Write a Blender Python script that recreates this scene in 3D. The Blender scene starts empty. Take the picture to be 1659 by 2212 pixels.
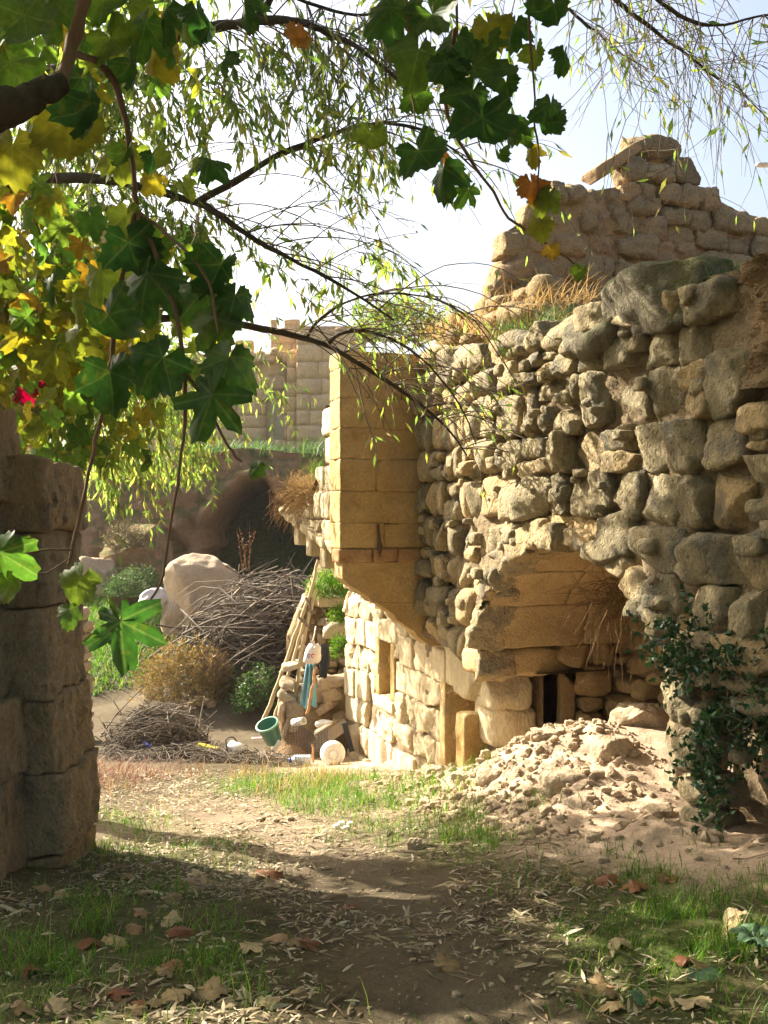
import bpy, math, random
import numpy as np
from mathutils import Vector

R = math.radians
scene = bpy.context.scene
COL = scene.collection
rnd = random.Random(7)
rng = np.random.default_rng(11)

# ------------------------------------------------------------------ camera, sky, sun, exposure
EYE = 1.6
F = 2212.0                      # focal length in photo units (photo taken as 1659 x 2212)
cam_d = bpy.data.cameras.new('camera')
cam = bpy.data.objects.new('camera', cam_d); COL.objects.link(cam)
cam.location = (0, 0, EYE); cam.rotation_euler = (R(90), 0, 0)
cam_d.sensor_fit = 'VERTICAL'; cam_d.sensor_height = 24.0; cam_d.lens = 24.0
cam_d.clip_start = 0.05; cam_d.clip_end = 3000
scene.camera = cam

SUN_AZ = -58.0                  # degrees from +Y, negative = left
SUN_EL = 36.0
world = bpy.data.worlds.new('World'); scene.world = world; world.use_nodes = True
wn = world.node_tree.nodes; wl = world.node_tree.links
for n in list(wn): wn.remove(n)
sky = wn.new('ShaderNodeTexSky'); sky.sky_type = 'NISHITA'; sky.sun_disc = False
sky.sun_elevation = R(SUN_EL); sky.sun_rotation = R(SUN_AZ)
sky.air_density = 1.0; sky.dust_density = 6.0; sky.ozone_density = 0.4
bg = wn.new('ShaderNodeBackground'); bg.inputs['Strength'].default_value = 0.08
wo = wn.new('ShaderNodeOutputWorld')
wl.new(sky.outputs[0], bg.inputs[0]); wl.new(bg.outputs[0], wo.inputs[0])
sun_d = bpy.data.lights.new('sun', 'SUN'); sun_d.energy = 5.0; sun_d.angle = R(0.6); sun_d.color = (1.0, 0.915, 0.75)
sun = bpy.data.objects.new('sun', sun_d); COL.objects.link(sun)
SD = Vector((math.sin(R(SUN_AZ))*math.cos(R(SUN_EL)), math.cos(R(SUN_AZ))*math.cos(R(SUN_EL)), math.sin(R(SUN_EL))))
sun.rotation_euler = SD.to_track_quat('Z', 'Y').to_euler(); sun.location = (-20, 20, 30)
scene.view_settings.view_transform = 'Standard'; scene.view_settings.look = 'None'
scene.view_settings.exposure = 2.02; scene.view_settings.gamma = 1.0
scene.view_settings.use_curve_mapping = False
scene.render.engine = 'CYCLES'
scene.cycles.max_bounces = 8; scene.cycles.transparent_max_bounces = 8
scene.cycles.use_denoising = True

# ------------------------------------------------------------------ numpy noise
def _h(ix, iy, iz, seed):
    n = (ix*374761393 + iy*668265263 + iz*2147483647 + seed*974711) & 0xffffffff
    n = ((n ^ (n >> 13)) * 1274126177) & 0xffffffff
    n = ((n ^ (n >> 15)) * 2246822519) & 0xffffffff
    return ((n ^ (n >> 16)) & 0xffffff) / float(0xffffff) * 2 - 1
def noise(p, seed=0):
    p = np.asarray(p, float); i = np.floor(p).astype(np.int64); f = p - i
    f = f*f*f*(f*(f*6-15)+10)
    out = 0
    for dx in (0, 1):
        wx = f[..., 0] if dx else 1-f[..., 0]
        for dy in (0, 1):
            wy = f[..., 1] if dy else 1-f[..., 1]
            for dz in (0, 1):
                wz = f[..., 2] if dz else 1-f[..., 2]
                out = out + wx*wy*wz*_h(i[..., 0]+dx, i[..., 1]+dy, i[..., 2]+dz, seed)
    return out
def fbm(p, o=4, seed=0, g=0.5):
    p = np.asarray(p, float); a = 1.0; s = 0; t = 0
    for k in range(o):
        s = s + a*noise(p*2**k + k*17.3, seed+k); t += a; a *= g
    return s/t
def n2(x, y, sc, o=4, seed=0):
    x = np.asarray(x, float); y = np.asarray(y, float)
    return fbm(np.stack([x*sc, y*sc, np.zeros_like(x)], -1), o, seed)
def sstep(a, b, x):
    t = np.clip((np.asarray(x, float)-a)/(b-a), 0, 1); return t*t*(3-2*t)

# ------------------------------------------------------------------ photo ray helper
def P(u, v, d):
    return np.array([(u-829.5)/F*d, d, EYE-(v-1106.0)/F*d])

# ------------------------------------------------------------------ mesh builders
def mesh_np(name, V, Fc, smooth=True):
    V = np.asarray(V, np.float32); Fc = np.asarray(Fc, np.int32)
    me = bpy.data.meshes.new(name)
    n, k = Fc.shape
    me.vertices.add(len(V)); me.vertices.foreach_set('co', V.ravel())
    me.loops.add(n*k); me.loops.foreach_set('vertex_index', Fc.ravel())
    me.polygons.add(n); me.polygons.foreach_set('loop_start', np.arange(0, n*k, k, dtype=np.int32))
    me.polygons.foreach_set('use_smooth', np.full(n, smooth))
    me.update(calc_edges=True)
    return me
def link(name, me, mat=None, parent=None, loc=None, kind=None, label=None, cat=None, group=None):
    o = bpy.data.objects.new(name, me); COL.objects.link(o)
    if mat is not None and me is not None and not me.materials: me.materials.append(mat)
    if parent is not None: o.parent = parent
    if loc is not None: o.location = loc
    if kind: o['kind'] = kind
    if label: o['label'] = label
    if cat: o['category'] = cat
    if group: o['group'] = group
    return o
def thing(name, label, cat, loc=(0, 0, 0), group=None):
    return link(name, None, None, None, loc, None, label, cat, group)
def off(o):            # world offset of a parent chain (only translations are used)
    v = np.zeros(3)
    while o is not None:
        v = v + np.array(o.location); o = o.parent
    return v
def part(name, V, Fc, mat, parent=None, smooth=True, **kw):
    """mesh in world coordinates, origin moved to its centre, child of parent"""
    V = np.asarray(V, float); c = V.mean(0)
    b = off(parent) if parent is not None else np.zeros(3)
    return link(name, mesh_np(name, V-c, Fc, smooth), mat, parent, tuple(c-b), **kw)

_tmpl = {}
def cube_t(n):
    """unit rounded-cube template: verts on a [-1,1] cube with n segments per side"""
    if n in _tmpl: return _tmpl[n]
    idx = {}; V = []; Q = []
    def vid(p):
        k = tuple(np.round(p, 5))
        if k not in idx: idx[k] = len(V); V.append(p)
        return idx[k]
    for ax in range(3):
        for sg in (-1, 1):
            a, b = [(1, 2), (2, 0), (0, 1)][ax]
            for i in range(n):
                for j in range(n):
                    q = []
                    for (di, dj) in ((0, 0), (1, 0), (1, 1), (0, 1)):
                        p = [0, 0, 0]; p[ax] = sg
                        p[a] = -1+2*(i+di)/n; p[b] = -1+2*(j+dj)/n
                        q.append(vid(p))
                    Q.append(q if sg > 0 else q[::-1])
    _tmpl[n] = (np.array(V, float), np.array(Q, np.int32)); return _tmpl[n]

def rock_shape(n, k, half, cuts, amp, freq, seed, fine=0.0, chip=(0.72, 1.0)):
    """rounded, chipped, noisy box; returns local verts (half = half sizes)"""
    V, Q = cube_t(n); r = np.random.default_rng(seed)
    V = V / (np.sum(np.abs(V)**k, 1)**(1.0/k))[:, None]
    for _ in range(cuts):
        nn = r.normal(size=3); nn /= np.linalg.norm(nn)
        o = r.uniform(*chip)
        d = V @ nn; m = d > o
        V[m] -= np.outer(d[m]-o, nn)*0.92
    half = np.asarray(half, float)
    W = V*half; nl = V/np.linalg.norm(V, axis=1)[:, None]
    s0 = r.uniform(-50, 50, 3)
    a = fbm(W*freq+s0, 3, int(seed) % 97)
    W = W + nl*(a*amp)[:, None]
    if fine: W = W + nl*(fbm(W*freq*3.7+s0, 2, 5)*fine)[:, None]
    return W, Q
def rock_mapped(n, k, cell, mp, cuts, amp, freq, seed, fine=0.0, chip=(0.72, 1.0)):
    """rock filling the cell (a0,a1,b0,b1,c0,c1), pushed through mp((N,3))->(N,3)"""
    a0, a1, b0, b1, c0, c1 = cell
    half = ((a1-a0)/2, (b1-b0)/2, (c1-c0)/2)
    W, Q = rock_shape(n, k, half, cuts, amp, freq, seed, fine, chip)
    return mp(W + np.array([(a0+a1)/2, (b0+b1)/2, (c0+c1)/2])), Q
def join(lst):
    Vs, Fs, n = [], [], 0
    for V, Q in lst:
        Vs.append(V); Fs.append(Q+n); n += len(V)
    return np.concatenate(Vs), np.concatenate(Fs)

def tubes(Pt, Rd, k=5):
    """Pt (N,M,3), Rd (N,M) -> verts, quads of N open tubes"""
    Pt = np.asarray(Pt, float); Rd = np.asarray(Rd, float)
    if Pt.ndim == 2: Pt = Pt[None]; Rd = Rd[None]
    N, M, _ = Pt.shape
    T = np.gradient(Pt, axis=1); T /= np.linalg.norm(T, axis=2, keepdims=True)+1e-9
    up = np.tile(np.array([0.31, 0.17, 0.93]), (N, M, 1))
    bad = np.abs(np.sum(T*up, 2)) > 0.93
    up[bad] = (0.95, -0.25, 0.1)
    A = np.cross(T, up); A /= np.linalg.norm(A, axis=2, keepdims=True)+1e-9
    B = np.cross(T, A)
    th = np.arange(k)*2*math.pi/k
    ring = Pt[:, :, None, :] + Rd[:, :, None, None]*(np.cos(th)[None, None, :, None]*A[:, :, None, :]+np.sin(th)[None, None, :, None]*B[:, :, None, :])
    V = ring.reshape(-1, 3)
    base = (np.arange(N)*M*k)[:, None, None]; i = np.arange(M-1)[None, :, None]; j = np.arange(k)[None, None, :]
    a = base+i*k+j; b = base+i*k+(j+1) % k
    Q = np.stack([a, b, b+k, a+k], -1).reshape(-1, 4)
    return V, Q
def spline(pts, m):
    """Catmull-Rom resample of (n,c) points to m samples"""
    p = np.asarray(pts, float); n = len(p)
    q = np.vstack([2*p[0]-p[1], p, 2*p[-1]-p[-2]])
    t = np.linspace(0, n-1-1e-6, m); i = t.astype(int); f = (t-i)[:, None]
    a, b, c, d = q[i], q[i+1], q[i+2], q[i+3]
    return 0.5*((2*b)+(-a+c)*f+(2*a-5*b+4*c-d)*f**2+(-a+3*b-3*c+d)*f**3)
def grid_faces(nu, nv):
    i, j = np.meshgrid(np.arange(nu-1), np.arange(nv-1), indexing='ij')
    a = (i*nv+j).ravel(); return np.stack([a, a+nv, a+nv+1, a+1], -1)
def box(a, b):
    """axis aligned box a..b, quads"""
    V = np.array([[x, y, z] for x in (a[0], b[0]) for y in (a[1], b[1]) for z in (a[2], b[2])], float)
    Q = np.array([[0, 1, 3, 2], [4, 6, 7, 5], [0, 4, 5, 1], [2, 3, 7, 6], [0, 2, 6, 4], [1, 5, 7, 3]], np.int32)
    return V, Q
def lathe(prof, k=24, axis=None, loc=(0, 0, 0)):
    """profile [(r,h)] revolved round axis at loc; quads"""
    ax = Vector((0, 0, 1)) if axis is None else Vector(axis).normalized()
    q = Vector((0, 0, 1)).rotation_difference(ax).to_matrix()
    M = np.array(q)
    V = []
    for r, h in prof:
        for j in range(k):
            t = 2*math.pi*j/k; V.append((r*math.cos(t), r*math.sin(t), h))
    V = np.array(V) @ M.T + np.array(loc)
    m = len(prof); Q = []
    for i in range(m-1):
        for j in range(k):
            Q.append((i*k+j, i*k+(j+1) % k, (i+1)*k+(j+1) % k, (i+1)*k+j))
    return V, np.array(Q, np.int32)
def frames(tip, nor):
    """rotation matrices with columns (x, tip, normal) from arrays"""
    tip = tip/np.linalg.norm(tip, axis=-1, keepdims=True)
    x = np.cross(tip, nor); x /= np.linalg.norm(x, axis=-1, keepdims=True)+1e-9
    z = np.cross(x, tip)
    return np.stack([x, tip, z], -1)
def scatter(T, Q, pos, M, sc):
    """template T (V,3) placed N times -> verts, faces"""
    N = len(pos)
    V = np.einsum('nij,vj->nvi', M, T)*np.asarray(sc).reshape(-1, 1, 1)+pos[:, None, :]
    Fq = (Q[None]+(np.arange(N)*len(T))[:, None, None]).reshape(-1, Q.shape[1])
    return V.reshape(-1, 3), Fq

# ------------------------------------------------------------------ materials
def nodes(name):
    m = bpy.data.materials.new(name); m.use_nodes = True
    nt = m.node_tree; nt.nodes.clear()
    return m, nt.nodes, nt.links
def N(ns, t, **kw):
    n = ns.new(t)
    for k, v in kw.items():
        if k.startswith('i_'): n.inputs[k[2:]].default_value = v
        else: setattr(n, k, v)
    return n
def ramp(ns, stops):
    r = ns.new('ShaderNodeValToRGB'); e = r.color_ramp.elements
    while len(e) < len(stops): e.new(0.5)
    for q, (p, c) in zip(e, stops): q.position = p; q.color = (c[0], c[1], c[2], 1)
    return r
def mixc(ns, ls, fac, a, b, mode='MIX'):
    m = ns.new('ShaderNodeMix'); m.data_type = 'RGBA'; m.blend_type = mode; m.clamp_factor = True
    for sock, v in ((0, fac), (6, a), (7, b)):
        if isinstance(v, (int, float)): m.inputs[sock].default_value = v
        elif isinstance(v, tuple): m.inputs[sock].default_value = (v[0], v[1], v[2], 1)
        else: ls.new(v, m.inputs[sock])
    return m.outputs[2]
def noise_n(ns, ls, vec, scale, detail=5, rough=0.6):
    n = ns.new('ShaderNodeTexNoise'); n.inputs['Scale'].default_value = scale
    n.inputs['Detail'].default_value = detail; n.inputs['Roughness'].default_value = rough
    ls.new(vec, n.inputs['Vector']); return n.outputs['Fac']
def rng_n(ns, ls, val, a, b, c=0.0, d=1.0):
    m = ns.new('ShaderNodeMapRange'); m.inputs[1].default_value = a; m.inputs[2].default_value = b
    m.inputs[3].default_value = c; m.inputs[4].default_value = d
    ls.new(val, m.inputs[0]); return m.outputs[0]

def mat_stone(name, ca, cb, stain=(0.10, 0.085, 0.06), stain_amt=0.55, bump=0.5, bdist=0.02, streak=1.0, moss=0.0, vary=0.35, warm=None, scale=1.0, dirt=0.0):
    m, ns, ls = nodes(name)
    g = N(ns, 'ShaderNodeNewGeometry'); oi = N(ns, 'ShaderNodeObjectInfo')
    mp = N(ns, 'ShaderNodeMapping'); mp.inputs['Scale'].default_value = (scale, scale, scale*streak)
    ls.new(g.outputs['Position'], mp.inputs['Vector'])
    vec = mp.outputs['Vector']
    n1 = noise_n(ns, ls, vec, 2.6, 6); n2_ = noise_n(ns, ls, vec, 11, 8, 0.7); n3 = noise_n(ns, ls, vec, 55, 5, 0.75)
    c = mixc(ns, ls, rng_n(ns, ls, n1, 0.35, 0.65), ca, cb)
    if warm: c = mixc(ns, ls, rng_n(ns, ls, oi.outputs['Random'], 0.62, 0.9), c, warm)
    c = mixc(ns, ls, rng_n(ns, ls, n2_, 0.50, 0.74, 0, stain_amt), c, stain)
    if dirt:
        nd = noise_n(ns, ls, vec, 4.3, 5, 0.6)
        c = mixc(ns, ls, rng_n(ns, ls, nd, 0.52, 0.66, 0, dirt), c, (0.17, 0.165, 0.15))
    hv = N(ns, 'ShaderNodeHueSaturation'); ls.new(c, hv.inputs['Color'])
    wob = N(ns, 'ShaderNodeMath', operation='MULTIPLY_ADD'); ls.new(oi.outputs['Random'], wob.inputs[0])
    wob.inputs[1].default_value = vary; wob.inputs[2].default_value = 1-vary*0.5
    sp = N(ns, 'ShaderNodeMath', operation='MULTIPLY'); ls.new(wob.outputs[0], sp.inputs[0])
    ls.new(rng_n(ns, ls, n3, 0.3, 0.7, 0.72, 1.22), sp.inputs[1])
    ls.new(sp.outputs[0], hv.inputs['Value'])
    c = hv.outputs['Color']
    if moss:
        sx = N(ns, 'ShaderNodeSeparateXYZ'); ls.new(g.outputs['Normal'], sx.inputs[0])
        nm = noise_n(ns, ls, vec, 5, 6, 0.7)
        ad = N(ns, 'ShaderNodeMath', operation='MULTIPLY_ADD'); ls.new(sx.outputs['Z'], ad.inputs[0]); ad.inputs[1].default_value = 0.22; ls.new(nm, ad.inputs[2])
        c = mixc(ns, ls, rng_n(ns, ls, ad.outputs[0], 0.5, 0.68, 0, moss), c, (0.09, 0.10, 0.025))
    bs = N(ns, 'ShaderNodeBsdfPrincipled'); ls.new(c, bs.inputs['Base Color']); bs.inputs['Roughness'].default_value = 0.93
    bs.inputs['Specular IOR Level'].default_value = 0.2
    vo = N(ns, 'ShaderNodeTexVoronoi'); vo.inputs['Scale'].default_value = 34; ls.new(vec, vo.inputs['Vector'])
    h1 = N(ns, 'ShaderNodeMath', operation='MULTIPLY_ADD'); ls.new(n2_, h1.inputs[0]); h1.inputs[1].default_value = 1.6; ls.new(rng_n(ns, ls, n3, 0, 1, 0, 0.8), h1.inputs[2])
    h2 = N(ns, 'ShaderNodeMath', operation='MULTIPLY_ADD'); ls.new(rng_n(ns, ls, vo.outputs['Distance'], 0, 0.35), h2.inputs[0]); h2.inputs[1].default_value = 0.5; ls.new(h1.outputs[0], h2.inputs[2])
    bp = N(ns, 'ShaderNodeBump'); bp.inputs['Strength'].default_value = bump; bp.inputs['Distance'].default_value = bdist
    ls.new(h2.outputs[0], bp.inputs['Height']); ls.new(bp.outputs[0], bs.inputs['Normal'])
    o = N(ns, 'ShaderNodeOutputMaterial'); ls.new(bs.outputs[0], o.inputs[0])
    return m

def mat_leaf(name, stops, trans=0.5, tcol=1.6, island=False, rough=0.55, spec=0.3):
    m, ns, ls = nodes(name)
    if island:
        g = N(ns, 'ShaderNodeNewGeometry'); r = g.outputs['Random Per Island']
    else:
        g = N(ns, 'ShaderNodeObjectInfo'); r = g.outputs['Random']
    rp = ramp(ns, stops); ls.new(r, rp.inputs[0])
    ge = N(ns, 'ShaderNodeNewGeometry')
    nf = noise_n(ns, ls, ge.outputs['Position'], 42, 4, 0.6)
    hv = N(ns, 'ShaderNodeHueSaturation'); ls.new(rp.outputs[0], hv.inputs['Color']); ls.new(rng_n(ns, ls, nf, 0.3, 0.7, 0.7, 1.3), hv.inputs['Value'])
    bs = N(ns, 'ShaderNodeBsdfPrincipled'); bs.inputs['Roughness'].default_value = rough; bs.inputs['Specular IOR Level'].default_value = spec
    ls.new(hv.outputs[0], bs.inputs['Base Color'])
    tr = N(ns, 'ShaderNodeBsdfTranslucent')
    h2 = N(ns, 'ShaderNodeHueSaturation'); ls.new(hv.outputs[0], h2.inputs['Color']); h2.inputs['Value'].default_value = tcol; h2.inputs['Saturation'].default_value = 1.1
    ls.new(h2.outputs[0], tr.inputs[0])
    mx = N(ns, 'ShaderNodeMixShader'); mx.inputs[0].default_value = trans
    ls.new(bs.outputs[0], mx.inputs[1]); ls.new(tr.outputs[0], mx.inputs[2])
    o = N(ns, 'ShaderNodeOutputMaterial'); ls.new(mx.outputs[0], o.inputs[0])
    return m

def mat_plain(name, col, rough=0.6, var=0.15, bump=0.0, scale=20, alpha=None, trans=0.0, metal=0.0):
    m, ns, ls = nodes(name)
    g = N(ns, 'ShaderNodeNewGeometry'); nf = noise_n(ns, ls, g.outputs['Position'], scale, 5, 0.65)
    hv = N(ns, 'ShaderNodeHueSaturation'); hv.inputs['Color'].default_value = (*col, 1); ls.new(rng_n(ns, ls, nf, 0.25, 0.75, 1-var, 1+var), hv.inputs['Value'])
    bs = N(ns, 'ShaderNodeBsdfPrincipled'); ls.new(hv.outputs[0], bs.inputs['Base Color']); bs.inputs['Roughness'].default_value = rough
    bs.inputs['Metallic'].default_value = metal
    if trans: bs.inputs['Transmission Weight'].default_value = trans
    if bump:
        bp = N(ns, 'ShaderNodeBump'); bp.inputs['Strength'].default_value = bump; bp.inputs['Distance'].default_value = 0.01
        ls.new(nf, bp.inputs['Height']); ls.new(bp.outputs[0], bs.inputs['Normal'])
    o = N(ns, 'ShaderNodeOutputMaterial'); ls.new(bs.outputs[0], o.inputs[0])
    return m

def mat_wood(name, ca, cb, sx=60, sz=4, rough=0.85):
    m, ns, ls = nodes(name)
    tc = N(ns, 'ShaderNodeNewGeometry'); mp = N(ns, 'ShaderNodeMapping'); mp.inputs['Scale'].default_value = (sx, sx, sz)
    ls.new(tc.outputs['Position'], mp.inputs['Vector'])
    nf = noise_n(ns, ls, mp.outputs[0], 1.0, 5, 0.6)
    oi = N(ns, 'ShaderNodeNewGeometry')
    c = mixc(ns, ls, rng_n(ns, ls, nf, 0.3, 0.7), ca, cb)
    hv = N(ns, 'ShaderNodeHueSaturation'); ls.new(c, hv.inputs['Color']); ls.new(rng_n(ns, ls, oi.outputs['Random Per Island'], 0, 1, 0.55, 1.35), hv.inputs['Value'])
    bs = N(ns, 'ShaderNodeBsdfPrincipled'); ls.new(hv.outputs[0], bs.inputs['Base Color']); bs.inputs['Roughness'].default_value = rough
    bp = N(ns, 'ShaderNodeBump'); bp.inputs['Strength'].default_value = 0.5; bp.inputs['Distance'].default_value = 0.006
    ls.new(nf, bp.inputs['Height']); ls.new(bp.outputs[0], bs.inputs['Normal'])
    o = N(ns, 'ShaderNodeOutputMaterial'); ls.new(bs.outputs[0], o.inputs[0])
    return m

def mat_ground(name):
    """colour by what lies there: R bare path soil, G green growth, B pink tuff rubble and sunlight painted on the path (vertex attribute 'cover')"""
    m, ns, ls = nodes(name)
    g = N(ns, 'ShaderNodeNewGeometry'); at = N(ns, 'ShaderNodeAttribute', attribute_name='cover')
    sp = N(ns, 'ShaderNodeSeparateColor'); ls.new(at.outputs['Color'], sp.inputs[0])
    pos = g.outputs['Position']
    a = noise_n(ns, ls, pos, 1.7, 8, 0.65); b = noise_n(ns, ls, pos, 14, 8, 0.7); c3 = noise_n(ns, ls, pos, 80, 4, 0.7)
    litter = mixc(ns, ls, rng_n(ns, ls, b, 0.35, 0.65), (0.045, 0.033, 0.018), (0.12, 0.092, 0.054))
    path = mixc(ns, ls, rng_n(ns, ls, a, 0.3, 0.7), (0.085, 0.067, 0.042), (0.14, 0.112, 0.072))
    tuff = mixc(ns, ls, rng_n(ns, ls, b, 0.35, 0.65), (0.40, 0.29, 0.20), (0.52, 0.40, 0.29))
    green = mixc(ns, ls, rng_n(ns, ls, b, 0.3, 0.7), (0.035, 0.065, 0.012), (0.085, 0.11, 0.025))
    c = mixc(ns, ls, sp.outputs['Red'], litter, path)
    c = mixc(ns, ls, sp.outputs['Green'], c, green)
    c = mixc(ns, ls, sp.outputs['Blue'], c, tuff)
    hv = N(ns, 'ShaderNodeHueSaturation'); ls.new(c, hv.inputs['Color']); ls.new(rng_n(ns, ls, c3, 0.3, 0.7, 0.7, 1.25), hv.inputs['Value'])
    bs = N(ns, 'ShaderNodeBsdfPrincipled'); ls.new(hv.outputs[0], bs.inputs['Base Color']); bs.inputs['Roughness'].default_value = 0.95; bs.inputs['Specular IOR Level'].default_value = 0.1
    h = N(ns, 'ShaderNodeMath', operation='MULTIPLY_ADD'); ls.new(b, h.inputs[0]); h.inputs[1].default_value = 2.0; ls.new(c3, h.inputs[2])
    bp = N(ns, 'ShaderNodeBump'); bp.inputs['Strength'].default_value = 0.6; bp.inputs['Distance'].default_value = 0.015
    ls.new(h.outputs[0], bp.inputs['Height']); ls.new(bp.outputs[0], bs.inputs['Normal'])
    o = N(ns, 'ShaderNodeOutputMaterial'); ls.new(bs.outputs[0], o.inputs[0])
    return m

M_RUB = mat_stone('rubble_stone', (0.47, 0.375, 0.22), (0.38, 0.325, 0.21), stain=(0.135, 0.12, 0.09), stain_amt=0.75, bump=1.0, bdist=0.036, streak=0.7, vary=0.55, warm=(0.47, 0.34, 0.18), dirt=0.75)
M_MORTAR = mat_stone('earth_mortar', (0.32, 0.245, 0.15), (0.24, 0.175, 0.105), stain_amt=0.5, bump=0.9, bdist=0.03, vary=0.0)
M_ASH = mat_stone('ashlar_stone', (0.48, 0.34, 0.155), (0.37, 0.24, 0.09), stain=(0.20, 0.125, 0.05), stain_amt=0.6, bump=0.6, bdist=0.015, vary=0.10, scale=.8, dirt=.25)
M_ASHW = mat_stone('weathered_ashlar', (0.68, 0.57, 0.37), (0.60, 0.48, 0.29), stain=(0.30, 0.24, 0.16), stain_amt=0.55, bump=1.0, bdist=0.022, streak=0.35, vary=0.2, dirt=0.18)
M_VAULT = mat_stone('vault_stone', (0.52, 0.38, 0.20), (0.43, 0.30, 0.15), stain=(0.24, 0.165, 0.085), stain_amt=0.55, bump=0.7, bdist=0.02, vary=0.10, streak=1.6)
M_GABLE = mat_stone('gable_stone', (0.46, 0.345, 0.185), (0.38, 0.285, 0.155), stain=(0.15, 0.12, 0.085), stain_amt=0.65, bump=1.0, bdist=0.035, vary=0.4, warm=(0.44, 0.29, 0.15), dirt=.35)
M_PILL = mat_stone('pillar_stone', (0.46, 0.365, 0.235), (0.35, 0.275, 0.175), stain=(0.11, 0.085, 0.06), stain_amt=0.75, bump=1.0, bdist=0.035, streak=0.7, vary=0.3, warm=(0.42, 0.30, 0.17), dirt=.5)
M_MOSS = mat_stone('mossy_stone', (0.24, 0.205, 0.14), (0.16, 0.14, 0.10), stain=(0.05, 0.048, 0.038), stain_amt=0.75, bump=0.8, bdist=0.03, moss=0.75, vary=0.2)
M_BRICK = mat_stone('rusty_band', (0.33, 0.17, 0.075), (0.42, 0.27, 0.13), stain=(0.13, 0.055, 0.025), stain_amt=0.8, bump=0.4, vary=0.2)
M_FAR = mat_stone('far_stone', (0.62, 0.44, 0.245), (0.52, 0.36, 0.19), stain=(0.30, 0.23, 0.16), stain_amt=0.5, bump=0.4, bdist=0.04, vary=0.16, scale=0.4)
M_TUFF = mat_stone('tuff_rock', (0.58, 0.45, 0.31), (0.50, 0.38, 0.25), stain=(0.30, 0.22, 0.145), stain_amt=0.5, bump=0.8, bdist=0.035, vary=0.2)
M_CLIFF = mat_stone('cliff_rock', (0.36, 0.225, 0.125), (0.27, 0.165, 0.09), stain=(0.14, 0.10, 0.065), stain_amt=0.6, bump=0.8, bdist=0.06, vary=0.0, moss=0.8, scale=0.6)
M_DRYW = mat_stone('drystone', (0.42, 0.33, 0.22), (0.33, 0.25, 0.165), stain=(0.16, 0.13, 0.09), stain_amt=0.55, bump=0.7, bdist=0.02, vary=0.5)
M_EARTH = mat_stone('earth_bank_soil', (0.40, 0.27, 0.15), (0.30, 0.20, 0.11), stain=(0.16, 0.11, 0.07), stain_amt=0.5, bump=1.0, bdist=0.04, vary=0.0, moss=0.25)
M_GROUND = mat_ground('ground_soil')
M_BARK = mat_stone('bark', (0.085, 0.065, 0.045), (0.055, 0.042, 0.03), stain=(0.025, 0.02, 0.015), stain_amt=0.6, bump=0.8, bdist=0.01, streak=0.4, vary=0.1)
M_TWIG = mat_wood('twig_bark', (0.13, 0.095, 0.06), (0.20, 0.15, 0.10))
M_STICK = mat_wood('dry_sticks', (0.11, 0.085, 0.06), (0.22, 0.175, 0.125))
M_POLE = mat_wood('pole_wood', (0.34, 0.26, 0.15), (0.45, 0.36, 0.22))
M_STEM = mat_wood('vine_stem', (0.11, 0.06, 0.03), (0.18, 0.10, 0.05))
# ==================================================================== GROUND
# wall frame of the ruined house: s runs away from the camera along its face, o points out of it (towards the path)
W0 = np.array([2.556, 3.0]); WT = np.array([-0.3253, 0.9456]); WO = np.array([-0.9456, -0.3253])
def so(x, y):
    dx = np.asarray(x, float)-W0[0]; dy = np.asarray(y, float)-W0[1]
    return dx*WT[0]+dy*WT[1], dx*WO[0]+dy*WO[1]
def wall_map(Wp):
    s, o, z = Wp[:, 0], Wp[:, 1], Wp[:, 2]
    return np.stack([W0[0]+s*WT[0]+o*WO[0], W0[1]+s*WT[1]+o*WO[1], z], -1)
def wp(s, o, z): return wall_map(np.array([[s, o, z]], float))[0]

PY = np.array([-30, -10, 2, 3.5, 8, 12, 14, 16.3, 17.5, 19.5, 21, 23.6, 24.6, 26.2, 34, 60, 120, 400, 1500.])
PZ = np.array([1.5, .5, .05, 0, -.69, -1.32, -1.5, -1.6, -1.25, -.55, -.3, -.1, 1.2, 2.8, 3.2, 4.0, 6.0, 14, 20.])
def gz(x, y, fine=True):
    x = np.asarray(x, float); y = np.asarray(y, float)
    z = np.interp(y, PY, PZ)
    s, o = so(x, y)
    near = sstep(0.3, 1.5, s)*(1-sstep(5.6, 7.4, s))
    z = z + near*(0.20*np.exp(-(o/0.75)**2)*(o > 0)+0.20*(o <= 0))
    arch = np.exp(-((s-4.45)/1.0)**2)*(1-sstep(5.0, 5.6, s))
    z = z + 0.46*arch*(1-sstep(-0.45, 0.75, o))
    z = z + 0.06*sstep(6, 7, s)*(1-sstep(8, 9, s))*np.exp(-((o+0.1)/0.4)**2)
    left = sstep(-1.2, -3.5, x)*(1-sstep(9, 13, y))
    z = z + 0.12*left
    # shallow worn path, drifting left as it goes down
    z = z - 0.05*np.exp(-((x-pathx(y))/0.55)**2)*(1-sstep(9, 12, y))
    # green bank left of the far track, brush bank in the middle
    z = z + 0.7*np.exp(-(((x+3.9)/1.1)**2+((y-18.3)/1.6)**2))
    z = z + 1.25*np.exp(-(((x+1.75)/1.05)**2+((y-17.2)/1.2)**2))
    z = z + 0.55*np.exp(-(((x+2.9)/0.85)**2+((y-16.1)/0.6)**2))
    far = sstep(40, 160, y)
    z = z + far*10*n2(x, y, 0.012, 3, 4)
    if fine:
        z = z + 0.05*n2(x, y, 1.1, 4, 3)+0.018*n2(x, y, 5.0, 3, 9)
        rub = near*np.exp(-((o-0.1)/0.55)**2)*(0.4+0.6*np.exp(-((s-4.6)/1.6)**2))
        z = z + rub*(0.11*n2(x, y, 3.3, 5, 21)+0.07*np.abs(n2(x, y, 8, 4, 5))+0.03*n2(x, y, 18, 2, 6))
    return z
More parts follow.
